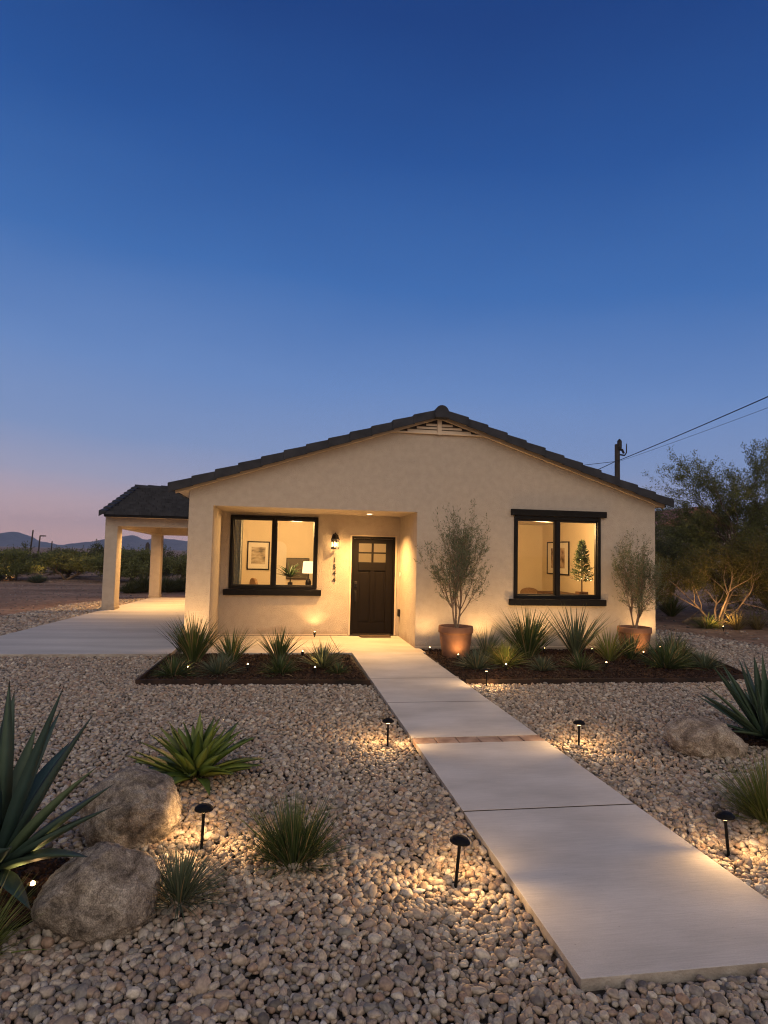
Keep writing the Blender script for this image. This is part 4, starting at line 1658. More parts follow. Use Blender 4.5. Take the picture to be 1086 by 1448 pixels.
column(-4.53, -4.22, CY, CY + .5)
column(-4.23, -3.91, 21.88, 22.3)
column(-1.95, -1.56, 21.88, 22.3)
m = MB()
m.box(-4.53, -1.535, CY + .003, CY + .30, 2.215, 2.47)
m.hexa([(-4.527, CY + .30, 2.205), (-4.23, CY + .30, 2.205), (-3.92, 21.9, 2.10), (-4.227, 21.9, 2.10)],
       [(-4.527, CY + .30, 2.47), (-4.23, CY + .30, 2.47), (-3.92, 21.9, 2.47), (-4.227, 21.9, 2.47)])
m.box(-4.227, -1.535, 21.9, 22.2, 2.10, 2.47)
m.build('beam', M['stucco'], cp)
MB().box(-4.4, -1.54, CY + .3, 22.0, 2.36, 2.40).build('carport_ceiling', M['trim_paint'], cp)
ry0, ryr, ry1 = 17.14, 20.85, 24.4
rz0, rzr = 2.50, 3.52
rx0, rx1 = -4.53, -1.535
m = MB()
nc = 12
for k in range(nc):
    ya = ry0 + (ryr - ry0) * k / nc
    yb = ry0 + (ryr - ry0) * (k + 1) / nc + .03
    za, zb = rz0 + (rzr - rz0) * k / nc, rz0 + (rzr - rz0) * (k + 1) / nc
    off = (k % 2) * 0.15
    x = rx0
    while x < rx1:
        xe = min(x + .30 - (off if x == rx0 else 0), rx1)
        dz = RNG.uniform(-.004, .004)
        m.hexa([(x + .003, ya, za + dz), (xe - .003, ya, za + dz), (xe - .003, yb, zb), (x + .003, yb, zb)],
               [(x + .003, ya, za + .085 + dz), (xe - .003, ya, za + .085 + dz), (xe - .003, yb, zb + .012), (x + .003, yb, zb + .012)])
        x = xe
m.hexa([(rx0, ryr, rzr), (rx1, ryr, rzr), (rx1, ry1, rz0), (rx0, ry1, rz0)],
       [(rx0, ryr, rzr + .04), (rx1, ryr, rzr + .04), (rx1, ry1, rz0 + .04), (rx0, ry1, rz0 + .04)])
cr = m.build('roof', M['tile'], cp)
m = MB()
n = 9
for k in range(n):
    ya, yb = ry0 - .02 + (ryr - ry0) * k / n, ry0 - .02 + (ryr - ry0) * (k + 1) / n + .05
    za, zb = rz0 + (rzr - rz0) * k / n, rz0 + (rzr - rz0) * (k + 1) / n
    m.hexa([(rx0 - .09, ya, za - .06), (rx0 + .09, ya, za + .05), (rx0 + .09, yb, zb + .04), (rx0 - .09, yb, zb - .08)],
           [(rx0 - .09, ya, za + .10), (rx0 + .09, ya, za + .10), (rx0 + .09, yb, zb + .07), (rx0 - .09, yb, zb + .07)])
m.build('rake_tiles', M['tile'], cr, bev=.01)
m = MB()
for k in range(8):
    x0 = rx0 - .05 + k * .39
    m.tube([(x0, ryr, rzr + .03), (min(x0 + .43, rx1), ryr, rzr + .02)], [.10, .085], 10)
m.build('ridge_cap', M['tile'], cr)
m = MB()
m.box(rx0 + .03, rx1, ry0 + .02, ry0 + .05, 2.44, 2.53)
m.build('fascia', M['black'], cp)
MB().box(rx0 + .05, rx1, ry0 + .05, CY - .001, 2.435, 2.455).build('soffit', M['trim_paint'], cp)
m = MB()
m.add([(rx0 + .06, CY, 2.47), (rx0 + .06, ry1 - .3, 2.47), (rx0 + .06, ryr, rzr - .01)], [(0, 1, 2)])
m.build('gable_wall', M['stucco'], cp)
for x, y in ((-3.75, 18.4), (-2.5, 18.5), (-2.75, 21.0)):
    can(x, y, 2.36, cp, 330, angle=150)

# ------------------------------------------------------------- potted olive trees


def grow(rng, p, d, L_, r, lvl, maxl, opt, out, tips):
    n = opt.get('seg', 5)
    pts = [np.array(p, float)]
    d = np.array(d, float)
    for i in range(n):
        d = d + rng.normal(0, opt['wob'], 3) + np.array([0, 0, opt['up'][min(lvl, len(opt['up']) - 1)]])
        d /= np.linalg.norm(d)
        pts.append(pts[-1] + d * L_ / n)
    rad = [r * (1 - 0.55 * k / n) for k in range(n + 1)]
    out.append((pts, rad, lvl))
    if lvl >= maxl:
        tips.append((pts, d))
        return
    nch = opt['nch'][min(lvl, len(opt['nch']) - 1)]
    for c in range(nch):
        t = rng.uniform(opt.get('from', .35), 1.0)
        i = min(int(t * n), n - 1)
        q = pts[i] + (pts[i + 1] - pts[i]) * (t * n - i)
        ax = rng.normal(0, 1, 3)
        perp = np.cross(d, ax)
        perp /= np.linalg.norm(perp) + 1e-9
        an = rng.normal(opt['ang'], .2)
        nd = d * math.cos(an) + perp * math.sin(an)
        if opt.get('flat'):
            nd[2] *= opt['flat']
            nd /= np.linalg.norm(nd)
        grow(rng, q, nd, L_ * rng.uniform(*opt.get('ratio', (.5, .8))), max(rad[i] * .6, opt.get('rmin', .002)), lvl + 1, maxl, opt, out, tips)
    grow(rng, pts[-1], d, L_ * rng.uniform(.5, .75), rad[-1], lvl + 1, maxl, opt, out, tips)


def leaf_cloud(rng, tips, per, ln, wd, sigma, along=.6):
    P, D = [], []
    for pts, d in tips:
        pts = np.array(pts)
        n = len(pts) - 1
        t = rng.uniform(.08, 1, per) * n
        i = np.minimum(t.astype(int), n - 1)
        q = pts[i] + (pts[i + 1] - pts[i]) * (t - i)[:, None] + rng.normal(0, sigma, (per, 3))
        dd = d * along + rng.normal(0, 1, (per, 3)) * .55
        P.append(q)
        D.append(dd)
    P, D = np.concatenate(P), np.concatenate(D)
    D /= np.linalg.norm(D, axis=1, keepdims=True)
    sd_ = np.cross(D, rng.normal(0, 1, P.shape))
    sd_ /= np.linalg.norm(sd_, axis=1, keepdims=True) + 1e-9
    n = len(P)
    l_ = (ln * rng.uniform(.6, 1.25, n))[:, None]
    w_ = (wd * rng.uniform(.7, 1.2, n))[:, None]
    V = np.stack([P, P + D * l_ * .5 - sd_ * w_ * .5, P + D * l_, P + D * l_ * .5 + sd_ * w_ * .5], 1).reshape(-1, 3)
    F = np.arange(4 * n).reshape(-1, 4)
    R = np.repeat(np.clip(rng.beta(2, 2, n), 0, 1), 4)
    return V, F, R


def branches_mb(out, sides=(7, 6, 5, 4, 3, 3), off=(0, 0, 0)):
    m = MB()
    o = np.array(off)
    for pts, rad, lvl in out:
        m.tube([p + o for p in pts], rad, sides[min(lvl, 5)])
    return m


def make_tree(name, loc, trunks, opt, maxl, per, leaf, wid, sigma, barkm, leafm, label, cat, group, seed, trunk_len, r0, height=None, width=None, clear=0.0, fill=False):
    rng = np.random.default_rng(seed)
    out, tips = [], []
    for (dx, dy, dz) in trunks:
        d = np.array([dx, dy, dz], float)
        d /= np.linalg.norm(d)
        grow(rng, (dx * .04, dy * .04, -0.05), d, trunk_len * rng.uniform(.85, 1.1), r0, 0, maxl, opt, out, tips)
    allp = np.concatenate([np.array(t[0]) for t in tips])
    sz = sxy = 1.0
    if height:
        sz = height / (np.percentile(allp[:, 2], 98) + sigma * 1.5)
    if width:
        sxy = width / 2 / (np.percentile(np.abs(allp[:, :2]), 97) + sigma * 1.5)
    S = np.array([sxy, sxy, sz])
    out = [([p * S for p in pts], rad, lvl) for pts, rad, lvl in out]
    tips = [([p * S for p in pts], d) for pts, d in tips]
    if fill:
        tips = tips + [(p, np.array(p[-1]) - np.array(p[0])) for p, r_, l_ in out if l_ == maxl - 1]
        tips = [(p, d / (np.linalg.norm(d) + 1e-9)) for p, d in tips]
    root = empty(name, loc)
    tag(root, label, cat, group)
    m = branches_mb(out)
    mm = MB()
    mm.v, mm.f = m.v, m.f
    me = bpy.data.meshes.new('trunk')
    me.from_pydata(m.v, [], m.f)
    me.shade_smooth()
    link_mesh('trunk', me, barkm, root)
    V, F, R = leaf_cloud(rng, tips, per, leaf, wid, sigma)
    if clear and height:
        Q = V.reshape(-1, 4, 3)
        rr = np.hypot(Q[:, 0, 0], Q[:, 0, 1]) / (width / 2)
        k = Q[:, 0, 2] > height * clear * (1 - .45 * np.clip(rr, 0, 1)) * rng.uniform(.75, 1.15, len(Q))
        V, R = Q[k].reshape(-1, 3), R.reshape(-1, 4)[k].ravel()
        F = np.arange(len(V)).reshape(-1, 4)
    V[:, 2] = np.maximum(V[:, 2], 0.03)
    mesh_np('crown', V, F, leafm, root, None, R)
    return root, len(F)


def pot(x, y, r, hgt, label):
    root = empty('terracotta_pot', (x, y, 0.0))
    tag(root, label, 'plant pot', 'terracotta pots on the planting bed')
    n = 40
    prof = [(r * .70, 0.0), (r * .80, hgt * .12), (r * .92, hgt * .45), (r * .975, hgt * .74), (r * .985, hgt * .79), (r * 1.05, hgt * .80), (r * 1.06, hgt * .83),
            (r * 1.04, hgt * .97), (r * 1.03, hgt), (r * .93, hgt), (r * .92, hgt * .90)]
    MB().lathe(prof, n, (x, y, 0.005), cap=False).build('body', M['terracotta'], root, smooth=True)
    MB().lathe([(r * .925, hgt * .915), (0.002, hgt * .93)], n, (x, y, 0.005), cap=False).build('soil', M['soil'], root)


pot(2.84, 10.12, 0.268, 0.50, 'terracotta pot with rim beside the walkway, bright light at its foot')
pot(6.12, 10.36, 0.272, 0.47, 'terracotta pot with rim near the right corner of the house')
oopt = dict(wob=.09, up=(.05, .09, .10, .09), nch=(7, 5, 3), ang=.55, seg=6, **{'from': .2}, ratio=(.5, .8), rmin=.0016)
make_tree('olive_tree', (2.86, 10.12, 0.465), [(-.02, .0, 1), (-.26, .05, 1), (.07, -.08, 1)], oopt, 3, 14, .055, .010, .012, M['pale_bark'], M['olive_leaf'],
          'slender olive tree growing in the pot beside the walkway', 'olive tree', 'olive trees in terracotta pots', 5, .72, .017, 1.80, 1.06, fill=True)
make_tree('olive_tree', (6.13, 10.36, 0.44), [(.06, .0, 1), (-.12, .05, 1), (.18, -.06, 1)], oopt, 3, 11, .052, .010, .012, M['pale_bark'], M['olive_leaf'],
          'slender olive tree in the pot near the right house corner', 'olive tree', 'olive trees in terracotta pots', 9, .66, .015, 1.52, .86, fill=True)


# ------------------------------------------------------------- bed plants
def tuft(n, h, w_, spread, droop, seg=6, **k):
    return blades(n, h, w_, (0.02, spread), droop, seg, **k)


BG = 'planting bed perennials'
Z0 = 0.01
plant('ornamental_grass', -1.22, 9.74, Z0, tuft(270, .68, .018, .62, .5, base_r=.12), M['grass_green'],
      'largest grass clump of the porch side bed, at the house corner', 'grass clump')
plant('ornamental_grass', -0.66, 9.62, Z0, tuft(130, .52, .017, .75, .45, base_r=.07), M['grass_green'],
      'medium spiky grass clump second from the left in the porch bed', 'grass clump')
plant('sotol_plant', 0.01, 9.72, Z0, tuft(100, .54, .022, .85, .25, base_r=.05), M['grass_green'],
      'stiff dark spiky plant in the middle of the porch bed', 'spiky plant')
plant('blue_grass', 0.63, 9.16, Z0, tuft(190, .42, .015, 1.15, .35, base_r=.05), M['grass_grey'],
      'grey green rounded grass tuft closest to the door in the porch bed', 'grass clump')
plant('low_shrub', -1.32, 8.66, Z0, tuft(230, .30, .013, 1.4, .5, base_r=.08), M['grass_green'],
      'low green shrub in the front left corner of the porch bed', 'shrub')
plant('low_shrub', -0.76, 8.80, Z0, tuft(230, .32, .012, 1.4, .4, base_r=.08), M['grass_grey'],
      'low grey green shrub before the medium spiky grass', 'shrub')
plant('low_shrub', 0.04, 8.80, Z0, tuft(230, .29, .013, 1.45, .5, base_r=.08), M['grass_green'],
      'low dark green shrub before the stiff spiky plant', 'shrub')
plant('low_shrub', 0.81, 8.76, Z0, tuft(120, .19, .011, 1.4, .5, base_r=.05), M['grass_green'],
      'smallest green shrub of the porch bed, next to the walkway', 'shrub')
plant('ornamental_grass', 3.34, 10.05, Z0, tuft(110, .56, .010, .85, .4, base_r=.05), M['grass_grey'],
      'thin wispy grass right of the walkway side pot', 'grass clump')
plant('low_shrub', 2.86, 9.03, Z0, tuft(240, .34, .013, 1.35, .4, base_r=.08), M['grass_grey'],
      'grey green tuft behind the path light at the bed edge', 'shrub')
plant('low_shrub', 3.40, 9.32, Z0, tuft(260, .42, .014, 1.4, .6, base_r=.07), M['grass_lime'],
      'pale arching grass lit brightly by a spot light', 'shrub')
plant('ornamental_grass', 4.05, 10.06, Z0, tuft(290, .80, .019, .72, .45, base_r=.13), M['grass_green'],
      'large bushy grass under the left half of the right window', 'grass clump')
plant('yucca_plant', 4.90, 10.10, Z0, tuft(80, .88, .030, .70, .25, base_r=.06), M['grass_grey'],
      'tall fan of broad upright leaves under the right window', 'spiky plant')
plant('ornamental_grass', 5.25, 9.62, Z0, tuft(130, .62, .016, .95, .5, base_r=.06), M['grass_lime'],
      'olive toned arching grass between window and right pot', 'grass clump')
plant('ornamental_grass', 5.72, 9.80, Z0, tuft(110, .48, .016, .9, .5, base_r=.06), M['grass_green'],
      'dark grass partly covering the right terracotta pot', 'grass clump')
plant('low_shrub', 3.79, 8.86, Z0, tuft(160, .25, .014, 1.3, .4, base_r=.05), M['grass_grey'],
      'small grey green tuft before the large bushy grass', 'shrub')
plant('low_shrub', 4.42, 8.92, Z0, tuft(200, .30, .013, 1.4, .5, base_r=.06), M['grass_green'],
      'low green tuft before the tall fan of leaves', 'shrub')
plant('sotol_plant', 6.72, 10.20, Z0, tuft(150, .46, .018, 1.25, .4, base_r=.05), M['grass_grey'],
      'grey spiky rosette at the right corner of the house', 'spiky plant')
plant('low_shrub', 5.80, 8.95, Z0, tuft(300, .46, .017, 1.3, .5, base_r=.10), M['grass_green'],
      'wide dark green tuft at the front of the right bed', 'shrub')
plant('low_shrub', 6.35, 9.45, Z0, tuft(200, .40, .016, 1.2, .5, base_r=.08), M['grass_green'],
      'dark tuft behind the wide tuft of the right bed', 'shrub')
plant('low_shrub', 6.45, 8.95, Z0, tuft(170, .32, .014, 1.3, .4, base_r=.07), M['grass_grey'],
      'last grey tuft in the pointed end of the right bed', 'shrub')

# front yard plants
plant('feather_shrub', 0.12, 3.55, Z0, [tuft(420, .31, .006, .85, .2, base_r=.12, seg=5), tuft(420, .19, .007, 1.3, .3, base_r=.11, seg=4)], M['grass_green'],
      'bushy green shrub standing alone in the pebbles', 'shrub')
plant('feather_shrub', -0.42, 3.20, Z0, [tuft(330, .25, .006, 1.3, .5, base_r=.06, seg=5)], M['grass_grey'],
      'low grey green tuft right of the front boulder', 'shrub')
plant('feather_shrub', 3.12, 3.72, Z0, [tuft(420, .40, .007, 1.0, .3, base_r=.10, seg=5), tuft(250, .25, .006, 1.4, .4, base_r=.1, seg=4)], M['grass_lime'],
      'green shrub at the right edge behind a path light', 'shrub')
plant('feather_shrub', -1.17, 2.86, Z0, [tuft(150, .30, .006, .9, .3, base_r=.07, seg=5), tuft(90, .2, .006, 1.4, .4, base_r=.08, seg=4)], M['grass_lime'],
      'yellow green grass at the lower left edge', 'shrub')
plant('green_agave', -0.56, 4.88, 0.02, [blades(32, .42, .080, (.05, .75), .40, 8, .15, thick=.2, base_r=.05, prof='agave'),
                                         blades(38, .46, .076, (.75, 1.35), .45, 8, .15, thick=.22, base_r=.06, prof='agave')], M['agave_green'],
      'bright green agave rosette behind the round boulder', 'agave')
plant('grey_agave', 4.50, 5.38, 0.02, [blades(26, .74, .075, (.05, .6), .12, 9, .15, thick=.22, base_r=.05, prof='agave'),
                                       blades(28, .74, .072, (.6, 1.3), .18, 9, .15, thick=.22, base_r=.06, prof='agave')], M['agave_grey'],
      'grey green agave behind the long boulder on the right', 'agave')

# large blue agave: leaves aimed one by one, each with its own tip
tips_ = [(-1.324, 3.45, 0.984), (-1.345, 3.6, 0.897), (-1.049, 3.35, 0.974), (-1.174, 3.75, 0.758), (-0.944, 3.5, 0.807), (-1.301, 3.8, 0.664),
         (-0.861, 3.3, 0.606), (-0.795, 3.35, 0.503), (-0.764, 3.2, 0.452), (-0.807, 3.05, 0.3), (-1.29, 3.2, 0.912), (-0.957, 2.85, 0.2), (-1.08, 2.95, 0.40),
         (-1.45, 3.4, 1.0), (-1.6, 3.6, .98), (-1.75, 3.5, .85), (-1.9, 3.3, .65), (-2.0, 3.6, .5), (-1.75, 3.0, .5), (-1.45, 2.8, .42), (-1.25, 2.9, .62),
         (-1.55, 4.1, .75), (-1.2, 4.05, .5), (-1.9, 4.0, .4), (-2.0, 3.2, .25), (-1.6, 2.75, .2), (-1.25, 2.75, .12)]
ba = Vector((-1.33, 3.42, 0.09))
Vs, Fs, Rs = [], [], []
for tx_, ty_, tz_ in tips_:
    tp = Vector((tx_, ty_, tz_))
    d_ = tp - ba
    hor = Vector((d_.x, d_.y, 0))
    outw = hor.normalized() if hor.length > 1e-4 else Vector((1, 0, 0))
    side = Vector((0, 0, 1)).cross(outw)
    sag = d_.length * random.uniform(.02, .07)
    wd = random.uniform(.095, .118)
    rv = random.random()
    st = len(Vs)
    sg = 10
    for k in range(sg + 1):
        t = k / sg
        c = ba + outw * .03 + d_ * t + Vector((0, 0, 1)) * math.sin(t * math.pi) * sag
        wk_ = max(wd * (0.62 + 0.38 * math.sin(min(t / .4, 1) * math.pi / 2)) * (1 - max(0, (t - .34) / .66) ** 1.4), .0012)
        nr = d_.normalized().cross(side) * -1
        nr = nr if nr.z > 0 or abs(nr.z) < .2 else -nr
        h_, tk = wk_ / 2, wk_ * .2
        Vs += [c - side * h_ + nr * tk, c + nr * tk * .1, c + side * h_ + nr * tk, c - nr * tk * 1.1]
    Rs += [(rv, k / sg) for k in range(sg + 1) for _ in range(4)]
    for k in range(sg):
        for q in range(4):
            Fs.append((st + k * 4 + q, st + k * 4 + (q + 1) % 4, st + k * 4 + 4 + (q + 1) % 4, st + k * 4 + 4 + q))
Vs = np.array([tuple(v) for v in Vs]) - np.array([-1.38, 3.5, 0.0])
o = mesh_np('blue_agave', Vs, Fs, M['agave_blue'], None, (-1.38, 3.5, 0), Rs, smooth=True)
tag(o, 'largest agave, long blue green leaves, at the left edge by the boulders', 'agave')


# ------------------------------------------------------------- boulders
def boulder(loc, size, rot, seed, cuts_, mat, label, amp=.10, soft=.72):
    import bmesh
    bm = bmesh.new()
    bmesh.ops.create_icosphere(bm, subdivisions=6, radius=1)
    rg = random.Random(seed)
    planes = [(Vector(a).normalized(), d) for a, d in cuts_] if not isinstance(cuts_, int) else []
    for k in range(cuts_ if isinstance(cuts_, int) else 0):
        n_ = Vector((rg.gauss(0, 1), rg.gauss(0, 1), rg.gauss(0.1, .7))).normalized()
        planes.append((n_, rg.uniform(.66, .93)))
    for v in bm.verts:
        p = v.co.copy()
        for n_, d_ in planes:
            ex = p.dot(n_) - d_
            if ex > 0:
                p -= n_ * ex * soft
        q = p * 1.3 + Vector((seed, 0, 0))
        k = mnoise.fractal(q, 1.0, 2.1, 3) * amp * .75 + mnoise.fractal(q * 5, .6, 2.1, 7) * amp * .34
        k -= max(0, mnoise.noise(q * 2.7 + Vector((3, 1, 2))) - .25) * amp * 1.0
        v.co = p * (1 + k)
        v.co.x *= size[0]
        v.co.y *= size[1]
        v.co.z *= size[2]
    me = bpy.data.meshes.new('boulder')
    bm.to_mesh(me)
    bm.free()
    me.shade_smooth()
    o = link_mesh('boulder', me, mat, None, loc)
    o.rotation_euler = rot
    tag(o, label, 'boulder', 'boulders in the gravel yard')


boulder((-0.80, 3.93, 0.150), (0.27, 0.24, 0.235), (0, RAD(-8), RAD(20)), 3, [((-.3, -.5, .8), .80), ((.8, -.5, .2), .86), ((.1, -.9, -.2), .85), ((-.8, -.3, .4), .86), ((.5, .1, .85), .88)], M['boulder'], 'rounded granite boulder lit by the path light, behind the other')
boulder((-0.755, 3.10, 0.105), (0.265, 0.235, 0.235), (0, 0, RAD(-8)), 14, [((-.62, -.15, .76), .62), ((.80, -.35, .45), .74), ((.05, -.93, .36), .72), ((-.3, -.8, -.45), .74), ((.3, -.75, .62), .80), ((.2, .5, .85), .8)], M['boulder'], 'angular granite boulder nearest the camera, in shade')
boulder((3.69, 5.12, 0.10), (0.345, 0.25, 0.20), (0, RAD(7), RAD(-6)), 6, [((-.15, -.1, 1), .74), ((.55, -.6, .6), .76), ((-.6, -.5, .6), .74), ((0, -.95, .1), .8), ((.8, 0, .5), .82)], M['boulder_tan'], 'long low tan boulder before the agave on the right')


# ------------------------------------------------------------- path lights
pl0 = empty('path_light', (0, 0, 0))
MB().lathe([(.006, -.06), (.011, 0), (.0085, .005), (.0085, .225)], 10, (0, 0, 0)).build('stem', M['black'], pl0, smooth=False)
m = MB()
m.lathe([(.050, .216), (.052, .220), (.049, .228), (.036, .240), (.014, .247), (.001, .248)], 28, (0, 0, 0), cap=False)
m.lathe([(.012, .2205), (.050, .216)], 28, (0, 0, 0), cap=False)
m.build('cap', M['black'], pl0, smooth=False)
MB().lathe([(.015, .203), (.016, .2195), (.0005, .220)], 14, (0, 0, 0), cap=False).build('lens', M['bulb_soft'], pl0)
PLG = 'mushroom path lights along the walkway'
plist = [((0.95, 5.47, 0), 'black mushroom path light left of the brick paver band', 0.0),
         ((0.91, 3.18, 0), 'black mushroom path light left of the walk, nearest the camera', .09),
         ((-0.38, 3.72, 0), 'black mushroom path light beside the round lit boulder', 0.03),
         ((2.60, 5.29, 0), 'black mushroom path light right of the brick paver band', -.02),
         ((2.52, 3.31, 0), 'black mushroom path light right of the walk before the edge shrub', .07),
         ((2.60, 7.80, 0), 'black mushroom path light at the front edge of the right bed', 0.02)]
PATHW = 12.0
for i, (loc, lab, tilt) in enumerate(plist):
    o = pl0 if i == 0 else copy_tree(pl0)
    o.location = loc
    o.rotation_euler = (tilt * .5, tilt, i * .7)
    tag(o, lab, 'path light', PLG)
    for a in range(3):
        an = a * 2.094 + i
        lamp('path_lamp', 'SPOT', (loc[0] + .022 * math.cos(an), loc[1] + .022 * math.sin(an), 0.205), PATHW, WARM2, size=0.012,
             aim=(math.cos(an) * 1.5, math.sin(an) * 1.5, -1), angle=118, blend=.9)

# spot lights in the beds
sp0 = empty('spot_light', (0, 0, 0))
MB().lathe([(.004, -.06), (.009, 0), (.009, .03)], 8, (0, 0, 0)).build('stake', M['black'], sp0)
MB().lathe([(.018, .028), (.024, .034), (.026, .085), (.024, .086), (.021, .078)], 14, (0, 0, 0), cap=False).build('body', M['bronze'], sp0)
MB().lathe([(.011, .080), (.010, .091), (.002, .098)], 12, (0, 0, 0), cap=False).build('lens', M['bulb'], sp0, smooth=True)
SPG = 'small spot lights in the planting beds'
# place, what it shines on (direction), watts, label
spots = [((-1.16, 8.78), (0.1, .6, .9), 3, 'spot light beside the green shrub in the porch bed corner'),
         ((-0.40, 8.98), (-.1, .8, .9), 3, 'spot light in the open mulch before the medium spiky grass'),
         ((0.38, 10.10), (.25, 1, .9), 10, 'spot light at the back of the porch bed by the slab edge'),
         ((0.50, 8.72), (.12, .8, .7), 3.5, 'spot light before the rounded grass nearest the door'),
         ((0.68, 12.30), (0, .25, 1), 4.5, 'spot light on the porch slab against the entry wall'),
         ((-1.42, 10.28), (.02, .6, 1), 20, 'spot light behind the largest grass, lighting the house corner'),
         ((2.50, 10.48), (0.0, .35, 1), 12, 'spot light at the corner between walkway and right wall'),
         ((2.78, 9.74), (.1, .6, .5), 1.6, 'spot light at the foot of the pot beside the walkway'),
         ((3.24, 8.86), (.25, .8, .6), 5, 'spot light lighting the pale arching grass'),
         ((3.50, 10.50), (-.05, .4, 1), 14, 'spot light behind the wispy grass near the wall'),
         ((4.48, 10.40), (0, .5, .9), 14, 'spot light between the bushy grass and the leaf fan'),
         ((5.30, 10.30), (0.2, .7, .7), 8, 'spot light by the wall right of the leaf fan'),
         ((6.03, 9.93), (.05, .8, .5), 1.6, 'spot light at the foot of the right terracotta pot'),
         ((4.84, 8.96), (-.05, .7, .6), 2, 'spot light in the open mulch before the olive toned grass'),
         ((6.70, 10.52), (-.25, .35, 1), 13, 'spot light at the right corner of the house wall'),
         ((6.92, 10.35), (.5, -.1, .5), 4, 'spot light beside the grey rosette throwing light on gravel'),
         ((-1.09, 3.28), (-.35, .45, .5), 1.3, 'spot light on the ground before the largest agave'),
         ((10.55, 13.95), (.28, .6, .9), 36, 'spot light under the lit multi stemmed tree'),
         ((-12.95, 33.1), (.15, .5, .9), 110, 'far spot light under a desert tree on the left'),
         ((-10.9, 31.8), (.25, .6, .9), 110, 'far spot light under the desert tree near the carport')]
for i, ((x, y), aim, wts, lab) in enumerate(spots):
    o = sp0 if i == 0 else copy_tree(sp0)
    z = 0.05 if 'slab' in lab and 'porch slab' in lab else (0.0 if i > 15 else 0.02)
    o.location = (x, y, z)
    tag(o, lab, 'spot light', SPG)
    lamp('spot_lamp', 'SPOT', (x, y, z + .105), wts * 3.5, WARM, size=0.02, aim=aim, angle=125 if i < 17 else 140, blend=.9)
    if i < 17:
        lamp('spot_spill', 'POINT', (x, y, z + .115), .2, WARM2, size=0.015)

# ------------------------------------------------------------- trees and desert plants
dopt = dict(wob=.14, up=(.02, .02, .0, -.02), nch=(4, 4, 4), ang=.75, seg=5, ratio=(.5, .85), rmin=.004, flat=.8)
TG = 'desert trees across the dirt lot'
left_trees = [
    (-14.6, 34.5, 1.44, 4.42, 'mesquite_dark', 'dark desert tree cut by the left picture edge'),
    (-12.75, 33.6, 1.39, 3.23, 'mesquite', 'rounded desert tree, second from the left edge, glowing at its foot'),
    (-11.3, 36.6, 1.23, 2.55, 'palo', 'small yellowish desert tree lit between two darker trees'),
    (-10.75, 34.6, 1.30, 3.40, 'mesquite', 'desert tree with a clear V shaped trunk left of the carport'),
    (-9.7, 38.5, 1.68, 3.74, 'mesquite_dark', 'tallest dark tree behind the V trunked tree'),
    (-8.35, 32.6, 1.30, 2.89, 'mesquite', 'wide desert tree touching the front carport column'),
    (-7.35, 33.4, 1.49, 3.06, 'mesquite', 'desert tree seen first between the carport columns'),
    (-6.4, 34.5, 1.20, 2.72, 'mesquite_dark', 'dark low tree left of the second carport column'),
    (-5.2, 34.0, 1.30, 2.72, 'mesquite', 'desert tree between second column and house wall'),
    (-16.2, 40, 1.54, 4.25, 'mesquite_dark', 'far dark tree behind the trees at the left edge'),
    (-13.6, 43, 1.44, 3.91, 'mesquite_dark', 'far dark tree behind the glowing tree'),
    (-7.9, 42, 1.64, 3.91, 'mesquite_dark', 'far tree filling the gap behind the carport column'),
    (-20.5, 41, 1.54, 4.59, 'mesquite_dark', 'far dark tree outside the left end of the row'),
]
for i, (x, y, h, wdt, mt, lab) in enumerate(left_trees):
    rg = np.random.default_rng(100 + i)
    tr = [(-.45, .1, 1), (.5, -.05, .9)] if 'V shaped' in lab else [(rg.normal(0, .4), rg.normal(0, .4), 1) for _ in range(3)]
    make_tree('desert_tree', (x, y, -0.03), tr, dopt, 3, 30, .15, .045, .09, M['bark'], M[mt], lab, 'desert tree', TG, 200 + i, 1.15, .075, h, wdt, clear=.42)

ropt = dict(wob=.15, up=(.04, .03, .01, -.02, -.02), nch=(3, 4, 4, 3), ang=.65, seg=6, ratio=(.55, .85), rmin=.003)
RG_ = 'trees at the right edge of the lot'
make_tree('mesquite_tree', (13.35, 15.3, -.03), [(-.75, -.1, 1), (-.2, .25, 1.1), (.5, .1, 1)], ropt, 4, 60, .075, .019, .04, M['bark'], M['mesquite'],
          'tallest tree at the right edge with dark arching limbs', 'mesquite tree', RG_, 31, 2.1, .085, 4.5, 5.0, fill=True)
make_tree('palo_verde_tree', (10.98, 14.75, -.03), [(-.5, .0, 1), (-.15, -.1, 1.2), (.3, .05, 1.1), (.1, .2, 1), (.6, -.05, .9)], dict(ropt, up=(.02, .0, .0, 0)), 3, 75, .075, .017, .06, M['pale_bark'], M['palo'],
          'multi stemmed tree with pale trunks lit from below right of the house', 'palo verde tree', RG_, 33, 1.0, .034, 2.2, 3.4, clear=.38, fill=True)
make_tree('mesquite_tree', (10.6, 18.6, -.03), [(-.3, 0, 1), (.3, .1, 1), (.05, -.2, 1)], ropt, 3, 60, .08, .02, .06, M['bark'], M['mesquite'],
          'shaded bushy tree next to the right corner of the house', 'mesquite tree', RG_, 37, 1.3, .05, 2.45, 3.4, fill=True)
make_tree('mesquite_tree', (13.3, 20.5, -.03), [(-.45, 0, 1), (.3, .1, 1), (.05, -.2, 1)], ropt, 4, 30, .085, .022, .05, M['bark'], M['mesquite_dark'],
          'dark tree behind the lit multi stemmed tree', 'mesquite tree', RG_, 41, 1.7, .07, 3.3, 4.4)
make_tree('mesquite_tree', (16.0, 18.5, -.03), [(-.45, 0, 1), (.3, .1, 1), (.05, -.2, 1)], ropt, 4, 30, .085, .022, .05, M['bark'], M['mesquite_dark'],
          'dark tree behind the tallest tree at the right edge', 'mesquite tree', RG_, 43, 1.9, .08, 4.2, 4.6)
